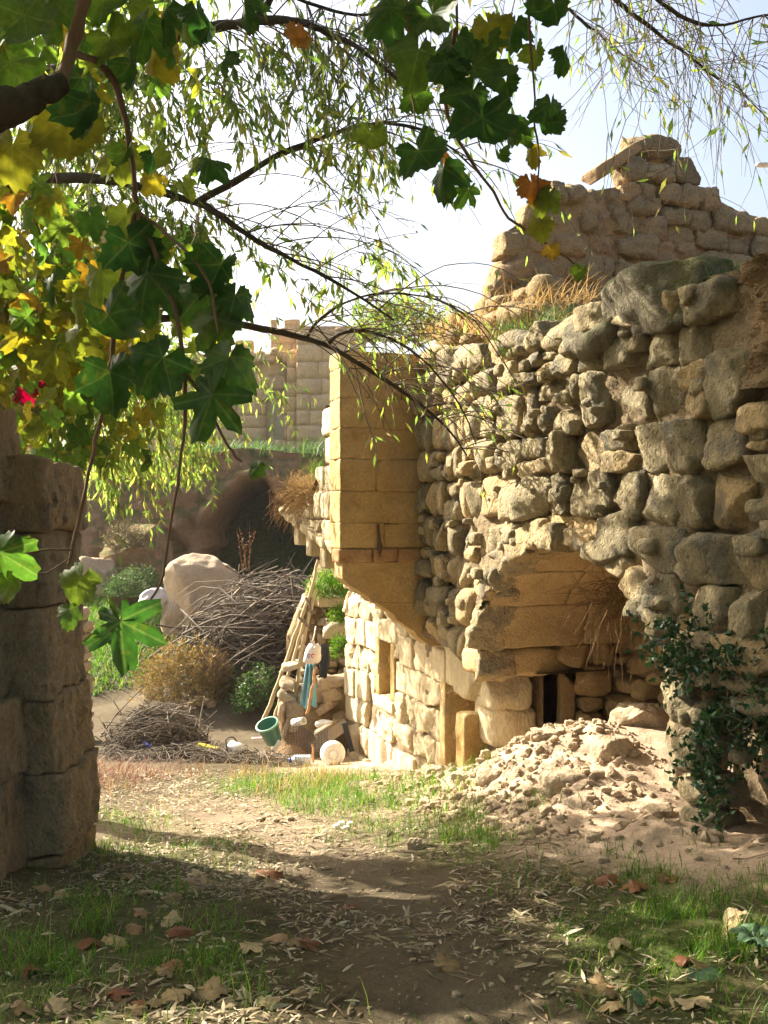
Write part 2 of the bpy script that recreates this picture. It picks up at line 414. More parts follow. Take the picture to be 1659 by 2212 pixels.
def pathx(y):
    return np.interp(y, [0, 2.5, 4, 5.5, 7, 9, 11, 14, 17, 20], [.45, .35, .18, -.15, -.75, -1.9, -2.7, -3.2, -4.4, -5.5])
def G(u, v, lo=2.0, hi=30.0):
    """ground point seen at photo position u, v"""
    d = np.linspace(lo, hi, 1500); x = (u-829.5)/F*d; z = EYE-(v-1106)/F*d
    g = gz(x, d, False); k = np.argmax(z < g)
    return np.array([x[k], d[k], float(gz(x[k], d[k]))])

def build_ground():
    xs = np.unique(np.concatenate([np.linspace(-900, -60, 9), np.linspace(-60, -8, 24), np.linspace(-8, -3.5, 40), np.linspace(-3.5, 3.0, 200), np.linspace(3.0, 8, 30), np.linspace(8, 60, 20), np.linspace(60, 900, 9)]))
    ys = np.unique(np.concatenate([np.linspace(-30, 1.8, 24), np.linspace(1.8, 9, 240), np.linspace(9, 20, 160), np.linspace(20, 45, 50), np.linspace(45, 1500, 40)]))
    X, Y = np.meshgrid(xs, ys, indexing='ij'); Z = gz(X, Y)
    V = np.stack([X, Y, Z], -1).reshape(-1, 3)
    me = mesh_np('ground', V, grid_faces(len(xs), len(ys)))
    x, y = V[:, 0], V[:, 1]; s, o = so(x, y)
    nz = n2(x, y, 1.3, 4, 40); nz2 = n2(x, y, 3.5, 3, 41)
    path = np.exp(-((x-pathx(y))/(0.38+0.12*nz))**4)
    path = np.maximum(path, sstep(12.2, 13.2, y)*(1-sstep(16.2, 17, y)))
    green = np.clip(grass_density(x, y)*1.0, 0, 1)
    green = np.maximum(green, sstep(16.5, 17.5, y)*(0.75+0.25*nz)*(1-np.exp(-(((x+1.75)/1.2)**2+((y-17.2)/1.3)**2))))
    green = np.maximum(green, sstep(24, 26, y)*(1-sstep(60, 140, y)*0.6))
    tuff = sstep(1.0, 2.0, s)*(1-sstep(10.3, 10.8, s))*(1-sstep(0.35, 1.1, o+0.35*nz))
    tuff = np.maximum(tuff, 0.5*sstep(60, 140, y))
    tuff = np.maximum(tuff, 0.55*np.exp(-(((x+0.5)/1.9)**2+((y-7.7)/1.6)**2))*(0.8+0.5*nz)*(1-0.7*np.clip(green, 0, 1)))   # sunlit stretch of path painted paler, its brightness put into the colour
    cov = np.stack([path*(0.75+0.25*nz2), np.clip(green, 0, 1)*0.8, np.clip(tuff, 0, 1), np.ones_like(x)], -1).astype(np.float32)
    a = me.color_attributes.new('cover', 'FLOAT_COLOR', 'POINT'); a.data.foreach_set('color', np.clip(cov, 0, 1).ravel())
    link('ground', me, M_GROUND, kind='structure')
def grass_density(x, y):
    """0..1, where grass grows near the camera"""
    x = np.asarray(x, float); y = np.asarray(y, float); s, o = so(x, y)
    nz = n2(x, y, 1.5, 3, 60)
    g = 0
    g = g + 1.0*np.exp(-(((x-0.15)/0.75)**2+((y-7.4)/0.95)**2))        # sunlit strip in front of the house
    g = g + 0.9*np.exp(-(((x+0.35)/0.9)**2+((y-9.6)/0.9)**2))
    g = g + 0.75*np.exp(-(((x-0.55)/0.6)**2+((y-6.1)/0.6)**2))
    g = g + 0.8*np.exp(-(((x+1.1)/0.8)**2+((y-9.3)/0.7)**2))+0.5*np.exp(-(((x+1.75)/0.4)**2+((y-6.9)/0.6)**2))
    g = g + 1.1*np.exp(-(((x-1.45)/0.75)**2+((y-3.7)/1.1)**2))       # shaded corner bottom right
    g = g + 0.5*np.exp(-(((x+1.2)/0.55)**2+((y-6.1)/0.7)**2))
    g = g + 0.55*np.exp(-(((x+0.95)/0.8)**2+((y-3.9)/1.1)**2))
    g = g*(1-0.92*np.exp(-((x-pathx(y))/0.42)**4))
    g = g*(1-sstep(-0.35, 0.05, -o))*sstep(0.1, 0.75, o+0.2*nz)
    return np.clip(g*(0.75+1.3*nz), 0, 1)
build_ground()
# ==================================================================== RUINED HOUSE
AC, AW, AZ, AR = 4.2, 1.30, 0.50, 0.84          # arch centre, half width, spring height, rise
TOPZ = 2.88
S_BAY = 6.87
def in_arch(s, z, grow=0.0):
    a = ((s-AC)/(AW+grow))**2+(np.maximum(z-AZ, 0)/(AR+grow))**2
    return a < 1
def under_jetty(s, z):                          # rubble face ends above the recessed lower wall
    return (s > AC+AW-0.05) & (z < 0.36+0.125*(s-5.5))
house = thing('ruined_house', 'ruined tan stone house with bulging rubble wall, arched recess and projecting bay', 'house', tuple(wp(6, 0, -0.8)))

def courses(s0, s1, z0, z1, hr, wr, r, hmod=None):
    """irregular courses -> list of (s0,s1,z0,z1)"""
    out = []; z = z0
    while z < z1-0.04:
        h = r.uniform(*hr)
        if z+h > z1: h = z1-z
        s = s0-r.uniform(0, 0.2)
        while s < s1:
            w = r.uniform(*wr)*(0.75 if r.random() < 0.25 else 1.0)
            k = hmod(s+w/2, z+h/2) if hmod else 1.0
            w *= k
            if h > 0.19 and r.random() < 0.22:            # two thin stones over each other
                f = r.uniform(0.4, 0.6)
                out.append((s, s+w, z, z+h*f)); out.append((s, s+w, z+h*f, z+h))
            else:
                out.append((s, s+w, z, z+h))
            s += w
        z += h
    return out

def build_main_wall():
    mw = link('main_wall', None, None, house, tuple(wp(4, 0, 0)-off(house)), label='bulging rubble wall of rough tan and grey stones')
    r = random.Random(21)
    cells = courses(0.0, S_BAY+0.1, -0.35, TOPZ+0.02, (0.19, 0.34), (0.22, 0.46), r, lambda s, z: 1.2 if s < 3.2 else (0.60 if s > 5.6 else 1.0))
    stones = []
    seed = 100
    for (a, b, c, d) in cells:
        sm, zm = (a+b)/2, (c+d)/2
        if in_arch(sm, zm, 0.16) and not (sm < AC-AW*0.2 and zm < 0): continue
        if abs(sm-AC) < AW+0.05 and zm < AZ: continue
        if under_jetty(sm, zm-0.02): continue
        if sm < 2.55 and zm > 2.35+0.2*noise(np.array([sm*2, 1.0, 1.0])): continue   # eroded earth there
        if sm < 3.0 and zm < 0.55: continue            # undercut hollow at the foot, by the shrub
        seed += 1
        rr = np.random.default_rng(seed)
        wob_s = 0.07*noise(np.array([sm*1.3, zm*1.7, 3.3])); wob_z = 0.06*noise(np.array([sm*1.1+9, zm*1.5, 7.1])) + 0.035*math.sin(sm*1.9)
        o0 = 0.02+rr.uniform(-0.022, 0.026)+(rr.uniform(0.02, 0.075) if rr.random() < 0.2 else 0)+0.05*noise(np.array([sm*0.9, zm*0.9, 11.0]))
        if sm > 5.5: o0 -= 0.02
        g = rr.uniform(-0.010, 0.005)
        cell = (a+g+wob_s, b-g+wob_s, o0-0.30, o0+0.02, c+g+wob_z, d-g+wob_z)
        k = rr.uniform(6, 14) if sm < 5.55 else rr.uniform(3.2, 5)
        V, Q = rock_mapped(13 if sm < 5.2 else 9, k, cell, lambda W: W, int(rr.integers(7, 13)), 0.020, 7.5, seed, 0.013, (0.82, 1.30))
        tw = rr.normal()*0.07; cx, cz = (cell[0]+cell[1])/2, (cell[4]+cell[5])/2
        dx, dz = V[:, 0]-cx, V[:, 2]-cz
        V = np.stack([cx+dx*math.cos(tw)-dz*math.sin(tw), V[:, 1]+rr.normal()*0.16*dx+rr.normal()*0.16*dz, cz+dx*math.sin(tw)+dz*math.cos(tw)], -1)
        stones.append((wall_map(V), Q))
    print('main wall stones', len(stones))
    for V, Q in stones[:300]: part('stone', V, Q, M_RUB, mw)
    if len(stones) > 300:
        V, Q = join(stones[300:]); part('upper_stones', V, Q, M_RUB, mw, kind='stuff')
    # earth mortar between and behind the stones, with the arch cut out
    ns_, nz_ = 330, 160
    S, Z = np.meshgrid(np.linspace(-0.3, S_BAY+0.1, ns_), np.linspace(-0.5, TOPZ-0.02, nz_), indexing='ij')
    s, z = S.ravel(), Z.ravel()
    p = np.stack([s*5, z*5, 0*s], -1)
    o = -0.058+0.075*fbm(p*1.2, 5, 3, .6)+0.05*np.maximum(fbm(p*0.3, 2, 9), 0)+0.045*sstep(4.4, 5.2, s)*sstep(1.9, 1.4, z)*sstep(5.7, 5.3, s)
    foot = sstep(0.75, 0.45, z)*sstep(3.1, 2.8, s); o = o-0.35*foot       # undercut hollow
    Fq = grid_faces(ns_, nz_)
    cs, cz = s[Fq].mean(1), z[Fq].mean(1)
    keep = ~(in_arch(cs, cz, 0.05)) & ~((np.abs(cs-AC) < AW+0.03) & (cz < AZ)) & ~under_jetty(cs, cz+0.06)
    V = wall_map(np.stack([s, o, z], -1))
    part('mortar', V, Fq[keep], M_MORTAR, mw)
    # ring of rough stones round the arch mouth, and the near jamb
    rr = random.Random(5); th = -0.05; seed = 900
    while th < math.pi+0.05:
        dt = rr.uniform(0.17, 0.26); t0, t1 = th, th+dt; th = t1; seed += 1
        tm = (t0+t1)/2
        thick = rr.uniform(0.15, 0.24)
        def mp(W):
            t = W[:, 0]; rad = W[:, 2]
            return wall_map(np.stack([AC-(AW+rad)*np.cos(t), W[:, 1], AZ+(AR+rad)*np.sin(t)], -1))
        o1 = rr.uniform(0.0, 0.07)
        # template in (angle, o, radial) space: build in metres then squeeze the angle
        W, Q = rock_shape(11, rr.uniform(4, 8), (dt*0.5*1.07*1.12, 0.17, thick/2), 4, 0.035, 8, seed, 0.018)
        W = W/np.array([1.07, 1, 1])+np.array([tm, o1-0.15, thick/2-0.005])
        part('arch_stone', mp(W), Q, M_RUB, mw)
    z = -0.25
    while z < AZ-0.03:
        h = rr.uniform(0.2, 0.3); seed += 1
        V, Q = rock_mapped(8, 4.5, (AC-AW-0.30, AC-AW-0.01, -0.32, rr.uniform(-0.02, 0.06), z, z+h), wall_map, 5, 0.03, 7, seed, 0.012)
        part('arch_stone', V, Q, M_RUB, mw); z += h*0.97
    ch = []
    for i in range(190):
        s_, z_ = rr.uniform(0.2, 6.8), rr.uniform(0.3, 2.8)
        if in_arch(s_, z_, 0.1) or under_jetty(s_, z_) or (s_ < 2.5 and z_ > 2.3): continue
        w_ = rr.uniform(0.02, 0.055); W, Q = rock_shape(5, 5, (w_*1.4, 0.06, w_), 5, 0.01, 12, 4000+i, 0, (0.85, 1.3))
        ch.append((wall_map(W+np.array([s_, rr.uniform(-0.005, 0.03), z_])), Q))
    V, Q = join(ch); part('chinking', V, Q, M_RUB, mw, kind='stuff')
    # big mossy capping stone and its smaller neighbours on the wall head
    for (s0, s1, z0, z1, o0, o1, sd) in ((2.66, 3.55, 2.62, 3.02, -0.35, 0.16, 1), (3.42, 3.98, 2.60, 2.90, -0.32, 0.12, 2)):
        V, Q = rock_mapped(16, 3.6, (s0, s1, o0, o1, z0, z1), wall_map, 7, 0.09, 3.3, 40+sd, 0.03)
        part('cap_stone', V, Q, M_MOSS, mw, label='large dark mossy stone capping the rubble wall' if sd == 1 else None)
    for i, (s0, s1, z0, z1) in enumerate(((4.05, 4.45, 2.70, 2.95), (4.45, 4.72, 2.72, 2.90), (4.75, 5.2, 2.74, 2.96), (5.2, 5.5, 2.7, 2.92), (5.55, 6.0, 2.75, 3.0), (6.0, 6.4, 2.8, 3.05), (6.4, 6.85, 2.85, 3.1))):
        V, Q = rock_mapped(9, 3.4, (s0, s1, -0.35, 0.06, z0, z1), wall_map, 6, 0.04, 6, 60+i, 0.014)
        part('stone', V, Q, M_RUB, mw)
build_main_wall()

def build_vault():
    va = link('vault', None, None, house, tuple(wp(AC, -0.8, 0.4)-off(house)), label='smooth warm vault blocks inside the arched recess')
    rr = random.Random(8); seed = 1500
    DEP = 1.75
    # voussoir courses: angle 0 = near spring, pi = far spring
    edges = [0.0, 0.42, 0.9, 1.38, 1.85, 2.3, 2.72, 3.14159]
    def mp(W):
        t = W[:, 0]; rad = W[:, 2]
        return wall_map(np.stack([AC-(AW+rad)*np.cos(t), W[:, 1], AZ+(AR+rad)*np.sin(t)], -1))
    for t0, t1 in zip(edges[:-1], edges[1:]):
        o = -0.04; 
        while o > -DEP:
            L = rr.uniform(0.55, 0.95); o2 = max(o-L, -DEP); seed += 1
            if DEP+o2 < 0.3: o2 = -DEP
            W, Q = rock_shape(16, 60, ((t1-t0)/2*1.07+.001, (o-o2)/2+.001, 0.12), 0, 0.016, 4, seed, 0.008)
            W = W/np.array([1.07, 1, 1])+np.array([(t0+t1)/2, (o+o2)/2, 0.125+rr.uniform(-0.005, 0.004)])
            part('block', mp(W), Q, M_VAULT, va); o = o2
    # springer course and pier on the far side
    for (o0, o1, z0, z1, s1, k, m) in ((-1.0, 0.0, 0.26, 0.49, AC+AW+0.02, 7, M_VAULT), (-0.55, -0.16, -0.04, 0.25, 5.62, 7, M_ASHW), (-0.62, -0.2, -0.36, -0.03, 5.66, 6, M_ASHW), (-0.58, -0.16, -0.72, -0.37, 5.60, 6, M_ASHW), (-0.6, -0.14, -1.1, -0.71, 5.63, 6, M_ASHW)):
        seed += 1
        V, Q = rock_mapped(10, k, (s1, s1+0.42, o0, o1, z0, z1), wall_map, 3, 0.03, 5, seed, 0.012)
        part('block', V, Q, m, va)
    # thin broken slab standing in the dark gap behind the pier
    V, Q = rock_mapped(10, 8, (5.66, 5.74, -0.86, -0.72, -0.75, 0.24), lambda W: wall_map(W+np.stack([0*W[:, 0], -0.10*np.cos(W[:, 2]*2.6), 0*W[:, 0]], -1)), 2, 0.01, 6, 77)
    part('block', V, Q, M_VAULT, va)
    # rubble back wall: stones in packed earth
    ns_, nz_ = 60, 40
    S, Z = np.meshgrid(np.linspace(AC-AW-0.2, AC+AW+1.2, ns_), np.linspace(-0.9, AZ+AR+0.2, nz_), indexing='ij')
    s, z = S.ravel(), Z.ravel()
    o = -1.55+0.22*fbm(np.stack([s*2, z*2, 0*s], -1), 4, 8)-0.9*sstep(5.3, 5.6, s)
    part('back_fill', wall_map(np.stack([s, o, z], -1)), grid_faces(ns_, nz_), M_EARTH, va)
    for (a_, b_, c_, d_) in courses(AC-AW-0.1, 5.55, -0.5, 1.3, (0.14, 0.26), (0.18, 0.42), rr):
        seed += 1; o1 = -1.30+rr.uniform(-0.09, 0.10)
        V, Q = rock_mapped(8, rr.uniform(3, 5), (a_, b_, o1-0.3, o1, c_, d_), wall_map, 5, 0.03, 6, seed, 0.012)
        part('stone', V, Q, M_VAULT, va)
    for (a_, b_, c_, d_) in courses(-1.75, -1.02, -0.7, 0.5, (0.16, 0.28), (0.2, 0.4), rr):
        seed += 1; s1 = 5.52+rr.uniform(-0.06, 0.08)
        V, Q = rock_mapped(8, rr.uniform(3, 5), (s1, s1+0.3, a_, b_, c_, d_), wall_map, 5, 0.03, 6, seed, 0.012)
        part('stone', V, Q, M_VAULT, va)
    # dark chamber beyond the pier gap: side and floor of a low passage cut in the hill
    V, Q = join([(wall_map(np.array([[5.6, -0.62, -1.2], [7.2, -0.62, -1.2], [7.2, -0.62, 0.5], [5.6, -0.62, 0.5]])), np.array([[0, 1, 2, 3]])),
                 (wall_map(np.array([[7.2, -0.62, -1.2], [7.2, -2.6, -1.2], [7.2, -2.6, 0.5], [7.2, -0.62, 0.5]])), np.array([[0, 1, 2, 3]])),
                 (wall_map(np.array([[5.45, -0.5, 0.28], [7.2, -0.5, 0.28], [7.2, -2.6, 0.28], [5.45, -2.6, 0.28]])), np.array([[0, 1, 2, 3]]))])
    part('passage', V, Q, M_EARTH, va)
build_vault()

BO = 0.767                                          # how far the bay stands out of the wall
def band_z(s): return 1.14+0.19*(s-S_BAY)
def build_bay():
    by = link('bay', None, None, house, tuple(wp(7.5, 0.4, 1.2)-off(house)), label='projecting bay of smooth yellow ashlar with broken outer side')
    rr = random.Random(3); seed = 2100
    # camera-facing return wall, coursed ashlar
    zs = [1.27, 1.50, 1.79, 2.08, 2.36, 2.63, 2.90, 3.06]
    for i, (z0, z1) in enumerate(zip(zs[:-1], zs[1:])):
        cuts = [0.0, BO] if i % 2 else [0.0, rr.uniform(0.3, 0.5), BO]
        if i in (5,): cuts = [0.0, 0.17, 0.5, BO]
        for o0, o1 in zip(cuts[:-1], cuts[1:]):
            seed += 1
            V, Q = rock_mapped(16, 80, (S_BAY-0.03+rr.uniform(-0.004, 0.003), S_BAY+0.32, o0-(0.25 if o0 == 0 else 0), o1, z0-0.001, z1+0.001), wall_map, 3, 0.012, 5, seed, 0.007, (1.3, 1.6))
            part('block', V, Q, M_ASH, by)
    # broken outer side: profile of what still stands, course by course
    prof = [(0.0, 3.06), (0.30, 3.06), (0.34, 2.68), (0.64, 2.68), (0.68, 2.10), (0.86, 2.05), (1.25, 1.82), (1.95, 1.74)]
    ps = [p[0] for p in prof]; pz = [p[1] for p in prof]
    z = 1.25
    while z < 3.0:
        h = rr.uniform(0.17, 0.30); s = 0.30 if rr.random() < 0.5 else 0.33
        while s < 2.05:
            w = rr.uniform(0.22, 0.42); top = float(np.interp(s+w*0.5, ps, pz)); zb = band_z(S_BAY+s)+0.12
            z0 = max(z, zb) if z+h > zb+0.06 else None
            if z0 is not None and z+h < top+0.09:
                seed += 1
                o1 = BO+rr.uniform(-0.05, 0.005)
                V, Q = rock_mapped(8, 9, (S_BAY+s, S_BAY+s+w-0.006, BO-0.3, o1, z0, z+h-0.006), wall_map, 2, 0.02, 6, seed, 0.009)
                part('block', V, Q, M_ASHW, by)
            s += w
        z += h
    # rough infill behind the broken side
    ns_, nz_ = 40, 40
    S, Z = np.meshgrid(np.linspace(0.28, 2.05, ns_), np.linspace(0, 1, nz_), indexing='ij')
    s, q = S.ravel(), Z.ravel(); top = np.interp(s, ps, pz)-0.03; bot = band_z(S_BAY+s)+0.1
    z = bot+(top-bot)*q; o = BO-0.06+0.05*fbm(np.stack([s*6, z*6, 0*s], -1), 3, 3)
    part('infill', wall_map(np.stack([s+S_BAY, o, z], -1)), grid_faces(ns_, nz_), M_MORTAR, by)
    S, Z = np.meshgrid(np.linspace(0.0, 2.05, ns_), np.linspace(0, 1, nz_), indexing='ij')
    s, q = S.ravel(), Z.ravel(); top = np.interp(s, ps, pz)-0.04
    o = BO-0.05-1.6*q; z = top+0.5*q*(3.0-top)*0.9+0.05*fbm(np.stack([s*4, o*4, 0*s], -1), 3, 13)
    part('fill_top', wall_map(np.stack([s+S_BAY, o, z], -1)), grid_faces(ns_, nz_), M_EARTH, by)
    S, Z = np.meshgrid(np.linspace(2.02, 2.05, 4), np.linspace(0.5, 1.8, 10), indexing='ij')
    # moulded band under the bay: rust stained on the front, pale and broken along the side
    cuts = [-0.2, 0.22, 0.46, BO+0.02]
    for o0, o1 in zip(cuts[:-1], cuts[1:]):
        seed += 1
        V, Q = rock_mapped(8, 18, (S_BAY-0.05, S_BAY+0.2, o0, o1-0.004, 1.14, 1.265), wall_map, 1, 0.008, 7, seed, 0.005)
        part('band_stone', V, Q, M_BRICK, by)
    s = 0.2
    while s < 2.0:
        w = rr.uniform(0.24, 0.4); seed += 1; zb = band_z(S_BAY+s+w/2)
        def mp(W, zb=zb, sc=S_BAY+s+w/2):
            W = W.copy(); W[:, 2] += 0.19*(W[:, 0]-sc); return wall_map(W)
        V, Q = rock_mapped(8, 9, (S_BAY+s, S_BAY+s+w-0.006, 0.2, BO+0.035+rr.uniform(-0.02, 0.01), zb, zb+0.125), mp, 2, 0.014, 7, seed, 0.006)
        part('band_stone', V, Q, M_ASHW, by); s += w
    # stepped corbels: the nearest one shows its whole side, the others only their noses
    steps = [(0.93, 1.138, BO-0.02), (0.825, 0.932, 0.60), (0.72, 0.827, 0.46), (0.62, 0.722, 0.32), (0.52, 0.622, 0.18), (0.43, 0.522, 0.05), (0.34, 0.432, -0.09)]
    def prism(poly, s0, s1, nm):
        n = len(poly); V = np.array([[s, o, z] for s in (s0, s1) for (o, z) in poly]); fs = [tuple(range(n))[::-1], tuple(range(n, 2*n))]+[(i, (i+1) % n, n+(i+1) % n, n+i) for i in range(n)]
        V = wall_map(V); c = V.mean(0); me = bpy.data.meshes.new(nm); me.from_pydata([tuple(v) for v in V-c], [], fs); me.update(); link(nm, me, M_ASH, by, tuple(c-off(by)))
    prism(((-0.3, 1.139), (BO-0.02, 1.139), (BO-0.02, 1.0), (BO-0.09, .94), (0.50, .83), (0.46, .775), (-0.3, .76)), S_BAY-0.028, S_BAY+0.22, 'corbel')
    prism(((-0.3, .756), (0.41, .771), (0.25, .66), (0.21, .60), (0.05, .50), (0.02, .45), (-0.10, .36), (-0.3, .34)), S_BAY-0.02, S_BAY+0.22, 'corbel')
    for ci, s0 in enumerate((S_BAY-0.02, 7.42, 7.95, 8.45)):
        if ci == 0: continue
        dz = band_z(s0+0.1)-band_z(S_BAY)
        for (z0, z1, o1) in steps:
            seed += 1
            wd = 0.2 if ci else 0.24
            V, Q = rock_mapped(8, 44, (s0, s0+wd, -0.3, o1, z0+dz, z1+dz), wall_map, 1, 0.006, 5, seed, 0.004, (1.2, 1.5))
            part('corbel', V, Q, M_ASH if ci == 0 else M_ASHW, by)
    # soffit slab closing the bay floor
    q = np.array([[S_BAY+0.1, -0.3, band_z(S_BAY+0.1)+0.03], [8.9, -0.3, band_z(8.9)+0.03], [8.9, BO-0.02, band_z(8.9)+0.03], [S_BAY+0.1, BO-0.02, band_z(S_BAY+0.1)+0.03]])
    part('soffit', np.vstack([wall_map(q), wall_map(q+np.array([0, 0, 0.07]))]), np.array([[0, 1, 2, 3], [7, 6, 5, 4], [0, 4, 5, 1], [1, 5, 6, 2], [2, 6, 7, 3], [3, 7, 4, 0]]), M_ASHW, by, smooth=False)
    # rusty iron tie bar hanging on the front
    pts = spline([wp(S_BAY-0.055, 0.415, 1.49), wp(S_BAY-0.062, 0.41, 1.40), wp(S_BAY-0.066, 0.405, 1.33), wp(S_BAY-0.075, 0.405, 1.24), wp(S_BAY-0.07, 0.405, 1.19)], 14)
    V, Q = tubes(pts, np.array([.012, .012, .012, .013, .013, .013, .014, .02, .026, .020, .014, .012, .010, .008]), 8)
    part('iron_bar', V, Q, mat_plain('rusty_iron', (0.09, 0.045, 0.025), 0.8, 0.4, 0.4, 60), by)
build_bay()

LO = -0.245                                         # lower wall stands back from the rubble face
def build_lower_wall():
    lw = link('lower_wall', None, None, house, tuple(wp(8, LO, -0.5)-off(house)), label='weathered pale block wall below the bay with small window and doorway')
    rr = random.Random(12); seed = 3000
    WIN = (8.33, 8.71, -0.42, 0.19); DOOR = (6.20, 6.80, -1.3, 0.02)
    def hit(a, b, c, d, rct): return a < rct[1]-0.01 and b > rct[0]+0.01 and c < rct[3]-0.01 and d > rct[2]+0.01
    z = -1.55
    hs = [0.30, 0.34, 0.30, 0.33, 0.30, 0.31, 0.32, 0.30, 0.33]
    for h in hs:
        s = 5.95
        while s < 10.04:
            w = rr.uniform(0.24, 0.58); a, b = s, min(s+w, 10.06)
            if 10.06-b < 0.12: b = 10.06
            s = b
            c, d = z, z+h
            pieces = [(a, b, c, d)]
            for rct in (WIN, DOOR):
                np_ = []
                for (a_, b_, c_, d_) in pieces:
                    if not hit(a_, b_, c_, d_, rct): np_.append((a_, b_, c_, d_)); continue
                    if a_ < rct[0]-0.05: np_.append((a_, rct[0], c_, d_))
                    if b_ > rct[1]+0.05: np_.append((rct[1], b_, c_, d_))
                    aa, bb = max(a_, rct[0]), min(b_, rct[1])
                    if d_ > rct[3]+0.05: np_.append((aa, bb, rct[3], d_))
                    if c_ < rct[2]-0.05: np_.append((aa, bb, c_, rct[2]))
                pieces = np_
            for (a_, b_, c_, d_) in pieces:
                seed += 1
                lean = 0.02*noise(np.array([a_*1.1, c_*1.3, 4.0]))
                o1 = LO+lean+rr.uniform(-0.02, 0.025); g = rr.uniform(0.002, 0.007)
                smooth_blk = rr.random() < 0.35
                def wav(W):
                    W = W.copy(); W[:, 2] += 0.03*noise(np.stack([W[:, 0]*1.4, W[:, 2]*1.2, 0*W[:, 0]], -1), 8)
                    W[:, 1] += 0.016*fbm(np.stack([W[:, 0]*7, W[:, 2]*2.6, 0*W[:, 0]], -1), 4, 19); return wall_map(W)
                V, Q = rock_mapped(14, 20 if smooth_blk else 9, (a_-0.002, b_+0.002, o1-0.26, o1, c_-0.002, d_+0.002), wav, 0 if smooth_blk else 4, 0.008 if smooth_blk else 0.034, 7, seed, 0.004 if smooth_blk else 0.020)
                part('block', V, Q, M_ASHW, lw)
        z += h
    ns_, nz_ = 160, 100
    S, Z = np.meshgrid(np.linspace(5.7, 10.04, ns_), np.linspace(-1.6, 1.15, nz_), indexing='ij')
    s, z = S.ravel(), Z.ravel(); o = LO-0.045+0.06*fbm(np.stack([s*6, z*3, 0*s], -1), 4, 2)
    Fq = grid_faces(ns_, nz_); cs, cz = s[Fq].mean(1), z[Fq].mean(1)
    keep = ~((cs > WIN[0]) & (cs < WIN[1]) & (cz > WIN[2]) & (cz < WIN[3])) & ~((cs > DOOR[0]) & (cs < DOOR[1]) & (cz < DOOR[3]))
    part('mortar', wall_map(np.stack([s, o, z], -1)), Fq[keep], M_MORTAR, lw)
    # far end return of the wall
    for i in range(8):
        seed += 1; z0 = -1.5+0.31*i
        V, Q = rock_mapped(8, 8, (9.78, 10.05, LO-0.95, LO-0.24, z0, z0+0.30), wall_map, 2, 0.02, 6, seed, 0.01)
        part('block', V, Q, M_ASHW, lw)
    # window: smooth stone surround set deep in the wall, dark inside
    wi = link('window', None, None, lw, tuple(wp(8.5, LO, -0.1)-off(lw)))
    a, b, c, d = WIN
    for nm, cell in (('jamb', (b-0.01, b+0.13, LO-0.40, LO+0.012, c-0.02, d+0.02)), ('jamb', (a-0.13, a+0.01, LO-0.40, LO+0.012, c-0.02, d+0.02)), ('lintel', (a-0.2, b+0.2, LO-0.40, LO+0.016, d, d+0.24)), ('sill', (a-0.14, b+0.14, LO-0.42, LO+0.035, c-0.13, c))):
        seed += 1
        V, Q = rock_mapped(8, 26, cell, wall_map, 0, 0.006, 6, seed, 0.003); part(nm, V, Q, M_ASH if nm == 'jamb' else M_ASHW, wi)
    def back(a, b, c, d, dep, par):
        V = wall_map(np.array([[a, dep, c], [b, dep, c], [b, dep, d], [a, dep, d]])); part('dark_interior', V, np.array([[0, 1, 2, 3]]), M_EARTH, par)
    back(a-0.3, b+0.3, c-0.3, d+0.3, LO-0.95, wi)
    # doorway, half buried: far jamb, slanting lintel slab, upright slab on the near side
    dw = link('doorway', None, None, lw, tuple(wp(6.5, LO, -0.6)-off(lw)))
    a, b, c, d = DOOR
    V, Q = rock_mapped(8, 26, (b-0.01, b+0.13, LO-0.46, LO+0.014, -1.3, d+0.02), wall_map, 0, 0.006, 6, 3901, 0.003); part('jamb', V, Q, M_ASH, dw)
    def tilt(W):
        W = W.copy(); W[:, 2] += 0.26*(W[:, 0]-6.45)*0.55; return wall_map(W)
    V, Q = rock_mapped(9, 14, (6.0, 6.86, LO-0.3, LO+0.06, -0.02, 0.40), tilt, 3, 0.012, 5, 3902, 0.004); part('lintel', V, Q, M_ASHW, dw)
    V, Q = rock_mapped(9, 22, (5.98, 6.18, LO-0.16, LO+0.17, -1.2, -0.12), wall_map, 1, 0.008, 5, 3903, 0.003); part('jamb', V, Q, M_ASH, dw)
    back(a-0.2, b+0.5, -1.5, d+0.3, LO-0.9, dw)
    V, Q = tubes(spline([wp(6.62, LO+0.12, -0.86), wp(6.35, LO+0.16, -0.93), wp(6.16, LO+0.2, -0.98)], 8), np.full(8, 0.022), 6)
    part('threshold_pole', V, Q, M_POLE, dw)
build_lower_wall()

def build_fill():
    """earth and rubble on top of the house, climbing back to the gable"""
    ns_, no_ = 90, 50
    S, O = np.meshgrid(np.linspace(-0.5, 9.0, ns_), np.linspace(0, 4.5, no_), indexing='ij')
    s, q = S.ravel(), O.ravel()
    ridge = 2.82+0.55*sstep(0.2, 1.6, q)*sstep(7.5, 4.5, s)+0.2*sstep(3.0, 1.5, s)*sstep(0.1, 0.6, q)
    z = ridge+0.10*fbm(np.stack([s*2, q*2, 0*s], -1), 4, 6)
    z = np.where(q < 0.05, 2.7, z)
    part('fill_earth', wall_map(np.stack([s, -0.12-q, z], -1)), grid_faces(ns_, no_), M_EARTH, house)
build_fill()
